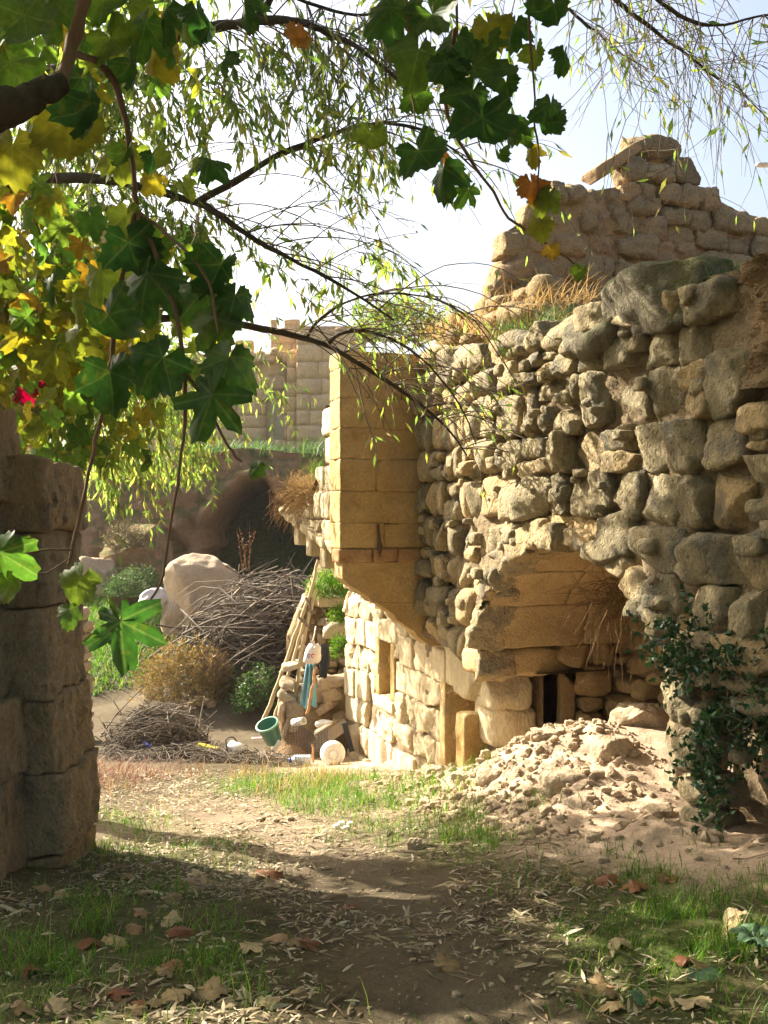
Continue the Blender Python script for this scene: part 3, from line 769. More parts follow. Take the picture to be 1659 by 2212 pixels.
# eroded earth head of the wall at the near end
def build_earth_head():
    ns_, nz_ = 170, 120
    S, Q_ = np.meshgrid(np.linspace(-0.4, 2.75, ns_), np.linspace(0, 1, nz_), indexing='ij')
    s, q = S.ravel(), Q_.ravel()
    top = 2.80+0.14*n2(s, 0*s, 1.3, 3, 5)+0.10*sstep(2.4, 1.6, s)-0.35*sstep(2.5, 2.75, s)
    z = 2.2+(top-2.2)*np.minimum(q*1.6, 1.0)
    o = 0.05-0.05*q-2.2*np.maximum(q-0.62, 0)**1.0-0.10*np.sin(np.minimum(q*1.6, 1)*3.1)
    p = np.stack([s*3, z*2, o*3], -1)
    o = o+0.14*fbm(p*1.4, 6, 4, .6)+0.06*np.abs(fbm(p*5, 4, 8, .65)); z = z+0.05*fbm(p*2, 4, 9)
    part('earth_head', wall_map(np.stack([s, o, z], -1)), grid_faces(ns_, nz_), M_EARTH, house, label='crumbling reddish earth on top of the near wall end')
build_earth_head()

# ==================================================================== GABLE RUIN behind the house
def gab(W):            # W = (q along, depth towards camera, z)
    q, o, z = W[:, 0], W[:, 1], W[:, 2]
    return wall_map(np.stack([6.2-o, -0.6-q, z], -1))
def gab_qz(u, v):
    k = (u-829.5)/F; a = wp(6.2, -0.6, 0)
    q = (a[1]*k-a[0])/(0.9456-0.3253*k); y = a[1]+0.3253*q
    return q, EYE-(v-1106)/F*y
def build_gable():
    gb = thing('ruined_gable', 'broken gable wall of rounded tan stones rising behind the house', 'wall', tuple(wp(6.2, -2.0, 2.8)))
    prof = [gab_qz(*p) for p in ((1085, 560), (1098, 478), (1130, 458), (1190, 412), (1240, 402), (1330, 385), (1345, 402), (1515, 398), (1560, 412), (1600, 432), (1660, 452), (1800, 490), (2100, 560))]
    pq = [p[0] for p in prof]; pz = [p[1] for p in prof]
    rr = random.Random(31); seed = 5000
    z = 2.75; n = 0
    while z < 4.75:
        h = rr.uniform(0.15, 0.26); q = -0.05-rr.uniform(0, .15)
        while q < 4.0:
            w = rr.uniform(0.13, 0.40); top = float(np.interp(q+w/2, pq, pz))
            if z+h*0.75 < top:
                seed += 1
                dev = rr.uniform(-0.05, 0.05)-0.03*(z < 3.6)
                zt = min(z+h, top+0.03)
                wz = 0.05*math.sin(q*2.1+z*3)+rr.uniform(-.02, .02)
                V, Q = rock_mapped(11, rr.uniform(3, 6), (q-0.008, q+w+0.008, dev-0.25, dev+0.04, z+wz-.006, zt+wz+.006), gab, 6, 0.036, 7, seed, 0.018, (0.85, 1.3))
                part('stone', V, Q, M_GABLE, gb); n += 1
            q += w
        z += h
    print('gable stones', n)
    # clay plaster still filling the joints
    ns_, nz_ = 180, 110
    S, Q_ = np.meshgrid(np.linspace(-0.08, 4.0, ns_), np.linspace(0, 1, nz_), indexing='ij')
    q, f = S.ravel(), Q_.ravel(); top = np.interp(q, pq, pz)-0.08; z = 2.5+(top-2.5)*f
    o = 0.0+0.075*fbm(np.stack([q*3.5, z*3.5, 0*q], -1), 5, 15, .6)-0.03*sstep(3.8, 4.4, z)
    part('plaster', gab(np.stack([q, o, z], -1)), grid_faces(ns_, nz_), M_GABLE, gb)
    # loose stones stacked on top, leaning slab, cap stone
    for i, (u0, u1, v0, v1, dep, k, cu) in enumerate(((1343, 1398, 332, 402, 0.0, 3, 5), (1392, 1452, 348, 400, 0.02, 2.6, 4), (1452, 1516, 334, 402, -0.02, 3.4, 5), (1386, 1408, 374, 396, 0.05, 2.5, 3), (1362, 1478, 281, 346, -0.02, 3.4, 6), (1330, 1375, 398, 446, .03, 3, 5), (1372, 1418, 396, 446, .03, 3, 4), (1414, 1470, 396, 446, .02, 3.3, 5), (1466, 1530, 398, 452, .0, 3.3, 5))):
        q0, z1 = gab_qz(u0, v0); q1, z0 = gab_qz(u1, v1)
        V, Q = rock_mapped(13, k+1.5, (q0, q1, dep-0.22, dep+0.07, z0, z1), gab, cu+2, 0.035, 7, 5600+i, 0.016, (.8, 1.25))
        if i == 4:
            zc = (z0+z1)/2
            V[:, 2] -= 0.0
        part('loose_stone', V, Q, M_GABLE, gb, label='broad dark cap stone balanced on the gable top' if i == 4 else None)
    a = gab(np.array([[*([gab_qz(1265, 392)[0]]), -0.05, gab_qz(1265, 392)[1]]]))[0]; b = gab(np.array([[gab_qz(1385, 312)[0], -0.05, gab_qz(1385, 312)[1]]]))[0]
    L = np.linalg.norm(b-a); d = (b-a)/L
    W, Q = rock_shape(10, 7, (L/2, 0.09, 0.055), 2, 0.012, 6, 5700, 0.006)
    up = np.cross(d, np.array([0.3253, -0.9456, 0])); up /= np.linalg.norm(up); sd = np.cross(up, d)
    V = (a+b)/2+W[:, :1]*d+W[:, 1:2]*sd+W[:, 2:3]*up
    part('leaning_slab', V, Q, M_GABLE, gb, label='flat slab leaning up against the stacked stones')
    # tumbled rubble stepping down from the gable to the bay
    for i in range(95):
        s = rr.uniform(4.9, 8.2); top = float(np.interp(s, [4.9, 5.6, 6.2, 6.9, 7.6, 8.2], [3.05, 3.35, 3.85, 3.7, 3.3, 3.05]))
        z = rr.uniform(2.75, max(top-0.12, 2.9)); o = -0.40+rr.uniform(-0.2, 0.12)-0.32*(z-2.8); w, h = rr.uniform(0.1, 0.24), rr.uniform(0.08, 0.17)
        V, Q = rock_mapped(7, 3.2, (s-w, s+w, o-0.16, o+0.14, z-h*0.3, z+h), wall_map, 5, 0.03, 6, 5800+i, 0.012)
        part('stone', V, Q, M_GABLE, gb)
    ns_, nz_ = 60, 30
    S, Q_ = np.meshgrid(np.linspace(4.7, 8.6, ns_), np.linspace(0, 1, nz_), indexing='ij')
    s, f = S.ravel(), Q_.ravel(); top = np.interp(s, [4.7, 5.6, 6.2, 6.9, 7.6, 8.6], [2.9, 3.2, 3.75, 3.6, 3.2, 2.85]); z = 2.6+(top-2.6)*f
    o = -0.36-0.34*(z-2.7)+0.1*fbm(np.stack([s*3, z*3, 0*s], -1), 4, 2)
    part('rubble_core', wall_map(np.stack([s, o, z], -1)), grid_faces(ns_, nz_), M_EARTH, gb)
build_gable()

# ==================================================================== LEFT PILLAR
def build_pillar():
    pl = thing('stone_pillar', 'rough weathered stone wall end standing in shade at the left edge', 'wall', (-2.2, 5.5, -0.3))
    seed = 6000
    def mpA(W):
        W = W.copy(); t = (1.9-W[:, 2])/2.2
        e = 0.030*fbm(np.stack([W[:, 0]*3.4, W[:, 1]*3.4, W[:, 2]*2.8], -1), 6, 33, .62)+0.030*fbm(np.stack([W[:, 0]*13, W[:, 1]*13, W[:, 2]*9], -1), 4, 35, .6)
        W[:, 0] += 0.13*t+e; W[:, 1] -= e
        W[:, 2] += 0.05*fbm(W*3, 3, 37); return W
    zc = [-0.7, -0.22, 0.20, 0.62, 1.10, 1.50, 1.88]
    for i, (z0, z1) in enumerate(zip(zc[:-1], zc[1:])):
        seed += 1
        for (xa, xb) in (((-2.5, -1.84+0.03*(i % 3)),) if i % 2 else ((-2.5, -2.06), (-2.06, -1.83))):
            seed += 1
            V, Q = rock_mapped(30, 40, (xa, xb-.004, 5.40+rnd.uniform(-.02, .02), 6.1, z0+.003, z1-.003), mpA, 3, 0.012, 5.0, seed, 0.008, (1.25, 1.6))
            part('block', V, Q, M_PILL, pl)
    zc = [-0.7, -0.25, 0.22, 0.66, 1.12, 1.62, 2.17]
    for i, (z0, z1) in enumerate(zip(zc[:-1], zc[1:])):
        x1 = -2.04+0.03*(i % 3); x0 = x1-rnd.uniform(0.6, 0.9)
        for k in range(3):
            seed += 1
            V, Q = rock_mapped(30, 40, (x0+.003, x1-.003, 5.02-0.12*k+rnd.uniform(-.02, .02), 5.6-0.12*k, z0+.003, z1-.003), mpA, 3, 0.012, 5.0, seed, 0.008, (1.25, 1.6))
            part('block', V, Q, M_PILL, pl); x1 = x0; x0 = x1-rnd.uniform(0.6, 0.9)
build_pillar()
# low stub of stacked stones beyond the pillar
def stack_wall(name, label, x0, x1, y, z0, z1, mat, seed, hr=(0.10, 0.2), wr=(0.14, 0.3), dep=0.35, lean=0.0, topf=None):
    w = thing(name, label, 'wall', ((x0+x1)/2, y, z0)); r = random.Random(seed); z = z0
    while z < z1-0.03:
        h = r.uniform(*hr); x = x0-r.uniform(0, 0.06)
        while x < x1-0.05:
            ww = r.uniform(*wr); t = topf(x+ww/2) if topf else z1
            if z+h*0.6 < t:
                seed += 1
                yo = r.uniform(-0.03, 0.04)+lean*(z-z0)
                V, Q = rock_mapped(6, 4.5, (x+0.004, min(x+ww, x1+0.05)-0.004, y+yo-0.06, y+yo+dep, z, z+h-0.004), lambda W: W, 4, 0.016, 8, seed, 0.006)
                part('stone', V, Q, mat, w)
            x += ww
        z += h
    core = box((x0+0.05, y+0.08+max(lean, 0)*(z1-z0), z0), (x1-0.05, y+dep+abs(lean)*(z1-z0), (min(topf(x0+0.1), topf(x1-0.1)) if topf else z1)-0.1))
    part('core', *core, M_MORTAR, w, smooth=False)
    return w
stack_wall('stone_stub', 'short stack of pale stones showing just beside the left pillar', -4.35, -3.98, 13.6, -1.35, 0.30, M_DRYW, 6300)

# ==================================================================== RETAINING WALL with ladder
stack_wall('drystone_wall', 'narrow terraced drystone wall behind the ladder with slab steps', -1.12, -0.50, 13.5, -1.55, 0.62, M_DRYW, 6400, (0.07, 0.16), (0.08, 0.22), 0.5, 0.05, lambda x: float(np.interp(x, [-1.12, -0.9, -0.6, -0.5], [0.45, 0.6, 0.66, 0.7])))
for i, (x0, x1, y, z, t, lab) in enumerate(((-0.86, -0.46, 13.25, 0.36, 0.16, 'upper tan slab step jutting from the drystone wall'), (-0.80, -0.50, 13.22, -0.05, 0.24, 'lower tan slab step jutting from the drystone wall'))):
    V, Q = rock_mapped(9, 8, (x0, x1, y, y+0.4, z, z+t), lambda W: W, 3, 0.015, 6, 6480+i, 0.006)
    part('step_slab', V, Q, M_ASHW, None, label=lab, cat='slab')
# terrace earth behind the retaining wall
S, Q_ = np.meshgrid(np.linspace(-1.3, 0.6, 40), np.linspace(0, 1, 30), indexing='ij'); x, f = S.ravel(), Q_.ravel()
part('terrace', np.stack([x, 13.55+2.3*f, np.where(f < 0.02, -0.4, 0.55+0.25*f-0.6*sstep(-1.0, -1.3, x)+0.06*n2(x, f*2.3, 2.5, 3, 4))], -1), grid_faces(40, 30), M_EARTH, None, kind='structure')

# ==================================================================== CLIFF WITH CAVE, BOULDERS
def build_cliff():
    nx_, nz_ = 150, 90
    X, Q_ = np.meshgrid(np.linspace(-14, 3.0, nx_), np.linspace(0, 1, nz_), indexing='ij'); x, q = X.ravel(), Q_.ravel()
    z = -0.8+3.75*np.minimum(q*1.25, 1)+0.1*n2(x, q, 0.8, 3, 3)
    y = 22.4+0.75*q+6.0*np.maximum(q-0.8, 0)-0.8*np.exp(-((x+5.2)/1.6)**2)*(1-q)
    cx, cz = -2.75, -0.3; e = ((x-cx)/1.25)**2+(np.maximum(z-cz, 0)/2.35)**2
    e = e+0.35*n2(x, z, 1.4, 4, 61); y = y+5.5*(1-sstep(0.75, 1.15, e))-0.35*np.exp(-((e-1.3)/0.25)**2)*sstep(.8, 1.4, z)
    e2 = ((x+4.9)/0.7)**2+((z-0.2)/1.1)**2; y = y+0.7*(1-sstep(0.6, 1.2, e2))
    p = np.stack([x, y, z*1.2], -1)
    y = y+0.5*fbm(p*0.9, 6, 7, .6); z = z+0.12*fbm(p*1.3, 4, 12)*(q > 0.05)
    part('cliff', np.stack([x, y, z], -1), grid_faces(nx_, nz_), M_CLIFF, None, kind='structure')
build_cliff()
def rock(name, label, u0, u1, v0, v1, d, mat, seed, n=18, k=3.0, cuts=7, amp=0.08, depth=0.8, cat='boulder', group=None):
    a = P(u0, v1, d); b = P(u1, v0, d); h = (b-a)/2; half = (h[0], h[0]*depth, h[2]); c = (a+b)/2
    W, Q = rock_shape(n, k, half, cuts, amp*max(h[0], h[2])*2, 2.2/max(h[0], h[2])*0.6, seed, amp*max(h[0], h[2])*0.5)
    return part(name, W+c+np.array([0, half[1]*0.5, 0]), Q, mat, None, label=label, cat=cat, group=group)
rock('boulder', 'big rounded pale boulder beside the brush pile', 352, 512, 1198, 1380, 17.8, M_TUFF, 7001, 24, 3.2, 9, 0.07)
rock('outcrop', 'brown rock outcrop with bushy top below the cave', 225, 365, 1135, 1330, 20.5, M_CLIFF, 7012, 22, 3, 8, 0.12)
rock('boulder', 'brown sunlit rock at the left under the willow curtain', 165, 250, 1195, 1300, 20.0, M_TUFF, 7003, 16, 3, 7, 0.1)
rock('boulder', 'small pink-brown rock below the white sack', 345, 392, 1300, 1375, 17.2, M_TUFF, 7004, 14, 3, 6, 0.1)

# ==================================================================== FAR HOUSE
def build_far():
    fh = thing('far_house', 'pale sunlit stone house ruin on the slope behind the cliff', 'house', tuple(P(520, 1000, 33)))
    rr = random.Random(17); seed = 7200
    def fwall(part_name, u0, u1, v0, v1, d, hh, ww, holes=(), dep=0.5):
        a = P(u0, v1, d); b = P(u1, v0, d)
        w = link(part_name, None, None, fh, tuple(np.array([(a[0]+b[0])/2, d, a[2]])-off(fh)))
        H = [(P(h[0], h[3], d)[0], P(h[1], h[3], d)[0], P(0, h[3], d)[2], P(0, h[2], d)[2]) for h in holes]
        z = a[2]
        while z < b[2]-0.05:
            h = min(hh*rr.uniform(0.9, 1.1), b[2]-z); x = a[0]-rr.uniform(0, ww*0.4)
            while x < b[0]-0.02:
                wd = ww*rr.uniform(0.7, 1.35); x0, x1 = max(x, a[0]), min(x+wd, b[0]); x += wd
                segs = [(x0, x1)]
                for (p, q_, r_, t) in H:
                    if z < t-0.02 and z+h > r_+0.02:
                        ns2 = []
                        for (e, f) in segs:
                            if f <= p or e >= q_: ns2.append((e, f)); continue
                            if e < p-0.03: ns2.append((e, p))
                            if f > q_+0.03: ns2.append((q_, f))
                        segs = ns2
                for (e, f) in segs:
                    if f-e < 0.05: continue
                    seed_ = rr.randint(0, 10**6)
                    V, Q = rock_mapped(3, 30, (e-.004, f+.004, d+rr.uniform(-0.008, 0.006), d+dep, z-.004, z+h+.004), lambda W: W, 0, 0.02, 2, seed_)
                    part('block', V, Q, M_FAR, w)
            z += h
        if not holes: part('core', *box((a[0]+0.02, d+0.03, a[2]), (b[0]-0.02, d+dep-0.03, b[2]-0.03)), M_FAR, w, smooth=False)
        return w
    w1 = fwall('front_wall', 300, 622, 765, 1010, 33.0, 0.42, 0.8, ((573, 613, 842, 950),))
    # arched niche with a paler back
    a = P(573, 950, 33); b = P(613, 842, 33)
    part('niche_back', *box((a[0]-0.05, 33.32, a[2]-0.05), (b[0]+0.05, 33.4, b[2]+0.05)), M_ASHW, w1, smooth=False)
    th = np.linspace(0, math.pi, 9); cx = (a[0]+b[0])/2; hw = (b[0]-a[0])/2
    for t0, t1 in zip(th[:-1], th[1:]):
        pts = [(cx+r_*hw*math.cos(t), b[2]-0.35+r_*hw*0.75*math.sin(t)+0.02) for r_ in (1.0, 1.35) for t in (t0, t1)]
        V = np.array([[p[0], y, p[1]] for y in (32.95, 33.3) for p in pts]); part('arch_stone', V, np.array([[0, 2, 3, 1], [4, 5, 7, 6], [0, 1, 5, 4], [2, 6, 7, 3], [0, 4, 6, 2], [1, 3, 7, 5]]), M_FAR, w1, smooth=False)
    # core behind, split round the niche
    for (u0, u1, v0, v1) in ((302, 572, 768, 1010), (614, 620, 768, 1010), (572, 614, 768, 838)):
        a2 = P(u0, v1, 33); b2 = P(u1, v0, 33); part('core', *box((a2[0], 33.05, a2[2]), (b2[0], 33.47, b2[2])), M_FAR, w1, smooth=False)
    for i in range(26):                     # rough stones along the broken wall head
        u = 480+i*6.2+rr.uniform(-2, 2); c = P(u, 765+rr.uniform(-6, 14), 32.95)
        W, Q = rock_shape(5, 3, (rr.uniform(.1, .22), 0.25, rr.uniform(.09, .18)), 4, 0.03, 4, 7400+i); part('rubble_stone', W+c, Q, M_FAR, w1)
    fwall('pilaster', 620, 642, 758, 985, 32.7, 0.45, 0.5, dep=0.6)
    fwall('tall_wall', 640, 790, 716, 990, 32.2, 0.5, 0.75)
    fwall('turret', 585, 646, 690, 760, 33.6, 0.3, 0.45, ((596, 614, 697, 716),))
    fwall('broken_stub', 508, 545, 735, 768, 33.4, 0.3, 0.4)
    # flat roof line behind the tall wall
    a = P(646, 726, 33.2); part('roof_edge', *box((a[0], 32.3, a[2]), (a[0]+2.4, 34.5, a[2]+0.16)), M_FAR, fh, smooth=False)
    for i in range(7):
        c = P(655+i*13, 715+rr.uniform(-2, 4), 32.4); W, Q = rock_shape(5, 3, (0.16, 0.2, 0.08), 4, 0.02, 4, 7500+i); part('rubble_stone', W+c, Q, M_FAR, fh)
build_far()
# ==================================================================== VEGETATION HELPERS
def unit(v): return v/(np.linalg.norm(v, axis=-1, keepdims=True)+1e-9)
def droop(start, d0, L, M=9, g=0.5, wig=0.25, r=rng):
    """drooping twigs: (n,3) starts and directions -> (n,M,3)"""
    n = len(start); Pn = np.zeros((n, M, 3)); Pn[:, 0] = start; d = unit(d0.copy()); st = (np.asarray(L)/(M-1))[:, None]
    for i in range(1, M):
        d = unit(d+np.array([0, 0, -1])*g*st*3+r.normal(size=(n, 3))*wig*0.33)
        Pn[:, i] = Pn[:, i-1]+d*st
    return Pn
def taper(n, M, r0, r1):
    r0 = np.broadcast_to(np.asarray(r0, float).reshape(-1, 1), (n, 1)); return r0+(r1-r0)*np.linspace(0, 1, M)[None]
WL_V = np.array([[0, 0, 0], [0.085, 0.38, 0.02], [0, 0.42, -0.015], [-0.085, 0.38, 0.02], [0.055, 0.75, -0.01], [-0.055, 0.75, -0.01], [0, 1, -0.06]])
WL_Q = np.array([[0, 1, 2, 2], [0, 2, 3, 3], [1, 4, 6, 2], [2, 6, 5, 3]], np.int32)
WL_Q = np.array([[0, 1, 2, 3], [1, 4, 5, 3], [4, 6, 5, 5]], np.int32)
WL_V4 = np.array([[0, 0, 0], [0.115, 0.42, 0.015], [0, 1, -0.05], [-0.115, 0.42, 0.015]]); WL_Q4 = np.array([[0, 1, 2, 3]], np.int32)
def twig_leaves(Pt, per, size, r=rng, lo=0.15, down=0.9, spread=0.55):
    n, M, _ = Pt.shape; k = n*per
    ti = np.repeat(np.arange(n), per); f = r.uniform(lo, 1.0, k)*(M-1.001); i = f.astype(int); f = (f-i)[:, None]
    pos = Pt[ti, i]*(1-f)+Pt[ti, i+1]*f; tg = unit(Pt[ti, i+1]-Pt[ti, i])
    tip = unit(tg*0.6+np.array([0, 0, -1])*down+r.normal(size=(k, 3))*spread)
    nor = r.normal(size=(k, 3)); Mx = frames(tip, nor)
    return scatter(WL_V4, WL_Q4, pos, Mx, r.uniform(*size, k))
BL_V = np.array([[-0.5, 0, 0], [0.5, 0, 0], [0.38, 0.5, 0.06], [-0.38, 0.5, 0.06], [0.05, 1, 0.28], [-0.05, 1, 0.28]])
BL_Q = np.array([[0, 1, 2, 3], [3, 2, 4, 5]], np.int32)
def blades(pos, h, w, lean, r=rng):
    """grass blades; pos (n,3), h heights, w widths, lean 0..1"""
    n = len(pos); az = r.uniform(0, 2*math.pi, n); ln = np.abs(r.normal(size=n))*lean
    tip = np.stack([np.cos(az)*ln, np.sin(az)*ln, np.ones(n)], -1); nor = np.stack([-np.cos(az), -np.sin(az), ln+0.01], -1)
    Mx = frames(unit(tip), -nor)
    T = BL_V[None]*np.stack([np.asarray(w)/1.0, np.asarray(h), np.asarray(h)*lean*2], -1)[:, None, :]
    V = np.einsum('nij,nvj->nvi', Mx, T)+pos[:, None, :]
    Fq = (BL_Q[None]+(np.arange(n)*6)[:, None, None]).reshape(-1, 4)
    return V.reshape(-1, 3), Fq
def tuft_pts(c, n, rad, r=rng): 
    a = r.uniform(0, 2*math.pi, n); q = np.sqrt(r.uniform(0, 1, n))*rad
    return np.stack([c[0]+q*np.cos(a), c[1]+q*np.sin(a), np.full(n, c[2])], -1)

# grape leaf templates (tip along +Y, petiole at the origin)
def add_veins(m, amt=0.16):
    ns, ls = m.node_tree.nodes, m.node_tree.links
    tc = N(ns, 'ShaderNodeTexCoord'); sx = N(ns, 'ShaderNodeSeparateXYZ'); ls.new(tc.outputs['Object'], sx.inputs[0]); prev = None
    for a in (0, 1.02, -1.02, 2.0, -2.0):
        c, s_ = math.cos(a), math.sin(a)
        p = N(ns, 'ShaderNodeMath', operation='MULTIPLY'); ls.new(sx.outputs[0], p.inputs[0]); p.inputs[1].default_value = c
        q = N(ns, 'ShaderNodeMath', operation='MULTIPLY_ADD'); ls.new(sx.outputs[1], q.inputs[0]); q.inputs[1].default_value = -s_; ls.new(p.outputs[0], q.inputs[2])
        ab = N(ns, 'ShaderNodeMath', operation='ABSOLUTE'); ls.new(q.outputs[0], ab.inputs[0])
        al = N(ns, 'ShaderNodeMath', operation='MULTIPLY'); ls.new(sx.outputs[0], al.inputs[0]); al.inputs[1].default_value = s_
        a2 = N(ns, 'ShaderNodeMath', operation='MULTIPLY_ADD'); ls.new(sx.outputs[1], a2.inputs[0]); a2.inputs[1].default_value = c; ls.new(al.outputs[0], a2.inputs[2])
        lt = N(ns, 'ShaderNodeMath', operation='LESS_THAN'); ls.new(a2.outputs[0], lt.inputs[0]); lt.inputs[1].default_value = 0.0
        ad = N(ns, 'ShaderNodeMath', operation='ADD'); ls.new(ab.outputs[0], ad.inputs[0]); ls.new(lt.outputs[0], ad.inputs[1])
        if prev is None: prev = ad.outputs[0]
        else:
            mn = N(ns, 'ShaderNodeMath', operation='MINIMUM'); ls.new(prev, mn.inputs[0]); ls.new(ad.outputs[0], mn.inputs[1]); prev = mn.outputs[0]
    v = rng_n(ns, ls, prev, 0.008, 0.03, amt, 0.0)
    bl = noise_n(ns, ls, tc.outputs['Object'], 3.2, 4, .6)
    for n in list(ns):
        if n.type == 'HUE_SAT' and n.inputs['Color'].is_linked and n.inputs['Color'].links[0].from_node.type == 'VALTORGB':
            src = n.inputs['Color'].links[0].from_socket
            c1 = mixc(ns, ls, rng_n(ns, ls, bl, .55, .72, 0, .45), src, (0.16, 0.13, 0.02))
            c2 = mixc(ns, ls, v, c1, (0.26, 0.30, 0.09)); ls.new(c2, n.inputs['Color'])
def vine_leaf(seed, deep=0.45, fold=0.25, K=44):
    r = np.random.default_rng(seed)
    th = np.linspace(-math.pi*0.93, math.pi*0.93, K)          # 0 = tip
    lob = np.zeros(K)
    for c, a, w in ((0, 1.0, 0.42), (1.02, 0.88, 0.36), (-1.02, 0.88, 0.36), (2.0, 0.66, 0.40), (-2.0, 0.66, 0.40), (2.75, 0.42, 0.3), (-2.75, 0.42, 0.3)):
        lob = np.maximum(lob, a*(1+0.08*r.normal())*np.exp(-np.abs((th-c)/w)**2*deep*0.62))
    teeth = 1+0.055*np.where(np.arange(K) % 2 == 0, 1, -1)+0.03*r.normal(size=K)
    rad = lob*teeth
    rings = [0.004, 0.5, 0.8, 1.0]; V = []
    for q in rings:
        for t, rr_ in zip(th, rad):
            x, y = math.sin(t)*rr_*q, math.cos(t)*rr_*q
            z = -fold*abs(x)**1.3*1.1-0.28*max(y, 0)**2+0.08*math.sin(5*x+seed)+0.08*math.sin(4.2*y+seed*1.7)+0.07*r.normal()*q*q*0.6-.12*q*q*math.cos(3*t)
            V.append((x, y, z))
    Q = []
    for i in range(len(rings)-1):
        for j in range(K-1): Q.append((i*K+j, i*K+j+1, (i+1)*K+j+1, (i+1)*K+j))
    return np.array(V), np.array(Q, np.int32)
def leaf_lo(seed, deep, fold): 
    V, Q = vine_leaf(seed, deep, fold, 24); return V, Q
LEAF_MESH = {}
def leaf_mesh(variant, mat):
    k = (variant, mat.name)
    if k not in LEAF_MESH:
        V, Q = vine_leaf(variant, [0.24, 0.38, 0.85, 0.30, 0.5][variant % 5], [0.25, 0.45, 0.25, 0.95, 0.65][variant % 5])
        me = mesh_np('leaf', V, Q); me.materials.append(mat); LEAF_MESH[k] = me
    return LEAF_MESH[k]

M_LDARK = mat_leaf('leaf_deep_green', [(0, (0.020, 0.058, 0.012)), (0.6, (0.036, 0.085, 0.016)), (1, (0.065, 0.115, 0.02))], 0.42, 2.0, rough=0.5)
M_LGREEN = mat_leaf('leaf_green', [(0, (0.04, 0.09, 0.016)), (0.5, (0.065, 0.12, 0.02)), (1, (0.115, 0.15, 0.025))], 0.6, 2.0)
M_LYEL = mat_leaf('leaf_yellow', [(0, (0.10, 0.125, 0.02)), (0.5, (0.16, 0.155, 0.022)), (0.85, (0.21, 0.165, 0.025)), (1, (0.24, 0.12, 0.03))], 0.6, 1.8)
M_LRUST = mat_leaf('leaf_rust', [(0, (0.30, 0.12, 0.03)), (0.6, (0.34, 0.19, 0.06)), (1, (0.22, 0.07, 0.03))], 0.4, 1.5)
M_LRED = mat_leaf('leaf_red', [(0, (0.22, 0.015, 0.03)), (1, (0.30, 0.03, 0.05))], 0.5, 1.6)
M_LMIX = mat_leaf('leaf_mixed', [(0, (0.045, 0.095, 0.018)), (0.5, (0.09, 0.14, 0.022)), (0.8, (0.15, 0.16, 0.025)), (1, (0.21, 0.17, 0.03))], 0.62, 2.0, island=True)
M_WILLOW = mat_leaf('willow_leaf', [(0, (0.07, 0.12, 0.03)), (0.5, (0.13, 0.19, 0.04)), (0.85, (0.24, 0.26, 0.06)), (1, (0.30, 0.25, 0.08))], 0.6, 2.0, island=True)
M_GRASS = mat_leaf('grass_blade', [(0, (0.05, 0.14, 0.012)), (0.5, (0.09, 0.21, 0.02)), (0.85, (0.17, 0.26, 0.04)), (1, (0.33, 0.27, 0.12))], 0.4, 1.5, island=True)
M_STRAW = mat_leaf('dry_straw', [(0, (0.36, 0.24, 0.10)), (0.5, (0.45, 0.32, 0.15)), (1, (0.28, 0.17, 0.07))], 0.35, 1.4, island=True, rough=0.8)
M_LITTER = mat_leaf('fallen_willow_leaf', [(0, (0.12, 0.085, 0.05)), (0.35, (0.26, 0.20, 0.11)), (0.7, (0.42, 0.35, 0.22)), (0.9, (0.50, 0.45, 0.33)), (1, (0.22, 0.11, 0.05))], 0.2, 1.3, island=True, rough=0.7)
M_REDW = mat_leaf('red_weed', [(0, (0.15, 0.055, 0.03)), (0.6, (0.21, 0.10, 0.05)), (1, (0.24, 0.17, 0.08))], 0.35, 1.3, island=True)
M_SHRUB = mat_leaf('glossy_shrub_leaf', [(0, (0.014, 0.05, 0.018)), (0.6, (0.028, 0.08, 0.028)), (1, (0.06, 0.12, 0.028))], 0.2, 1.5, island=True, rough=0.38, spec=0.45)

for m_ in (M_LDARK, M_LGREEN, M_LYEL): add_veins(m_)
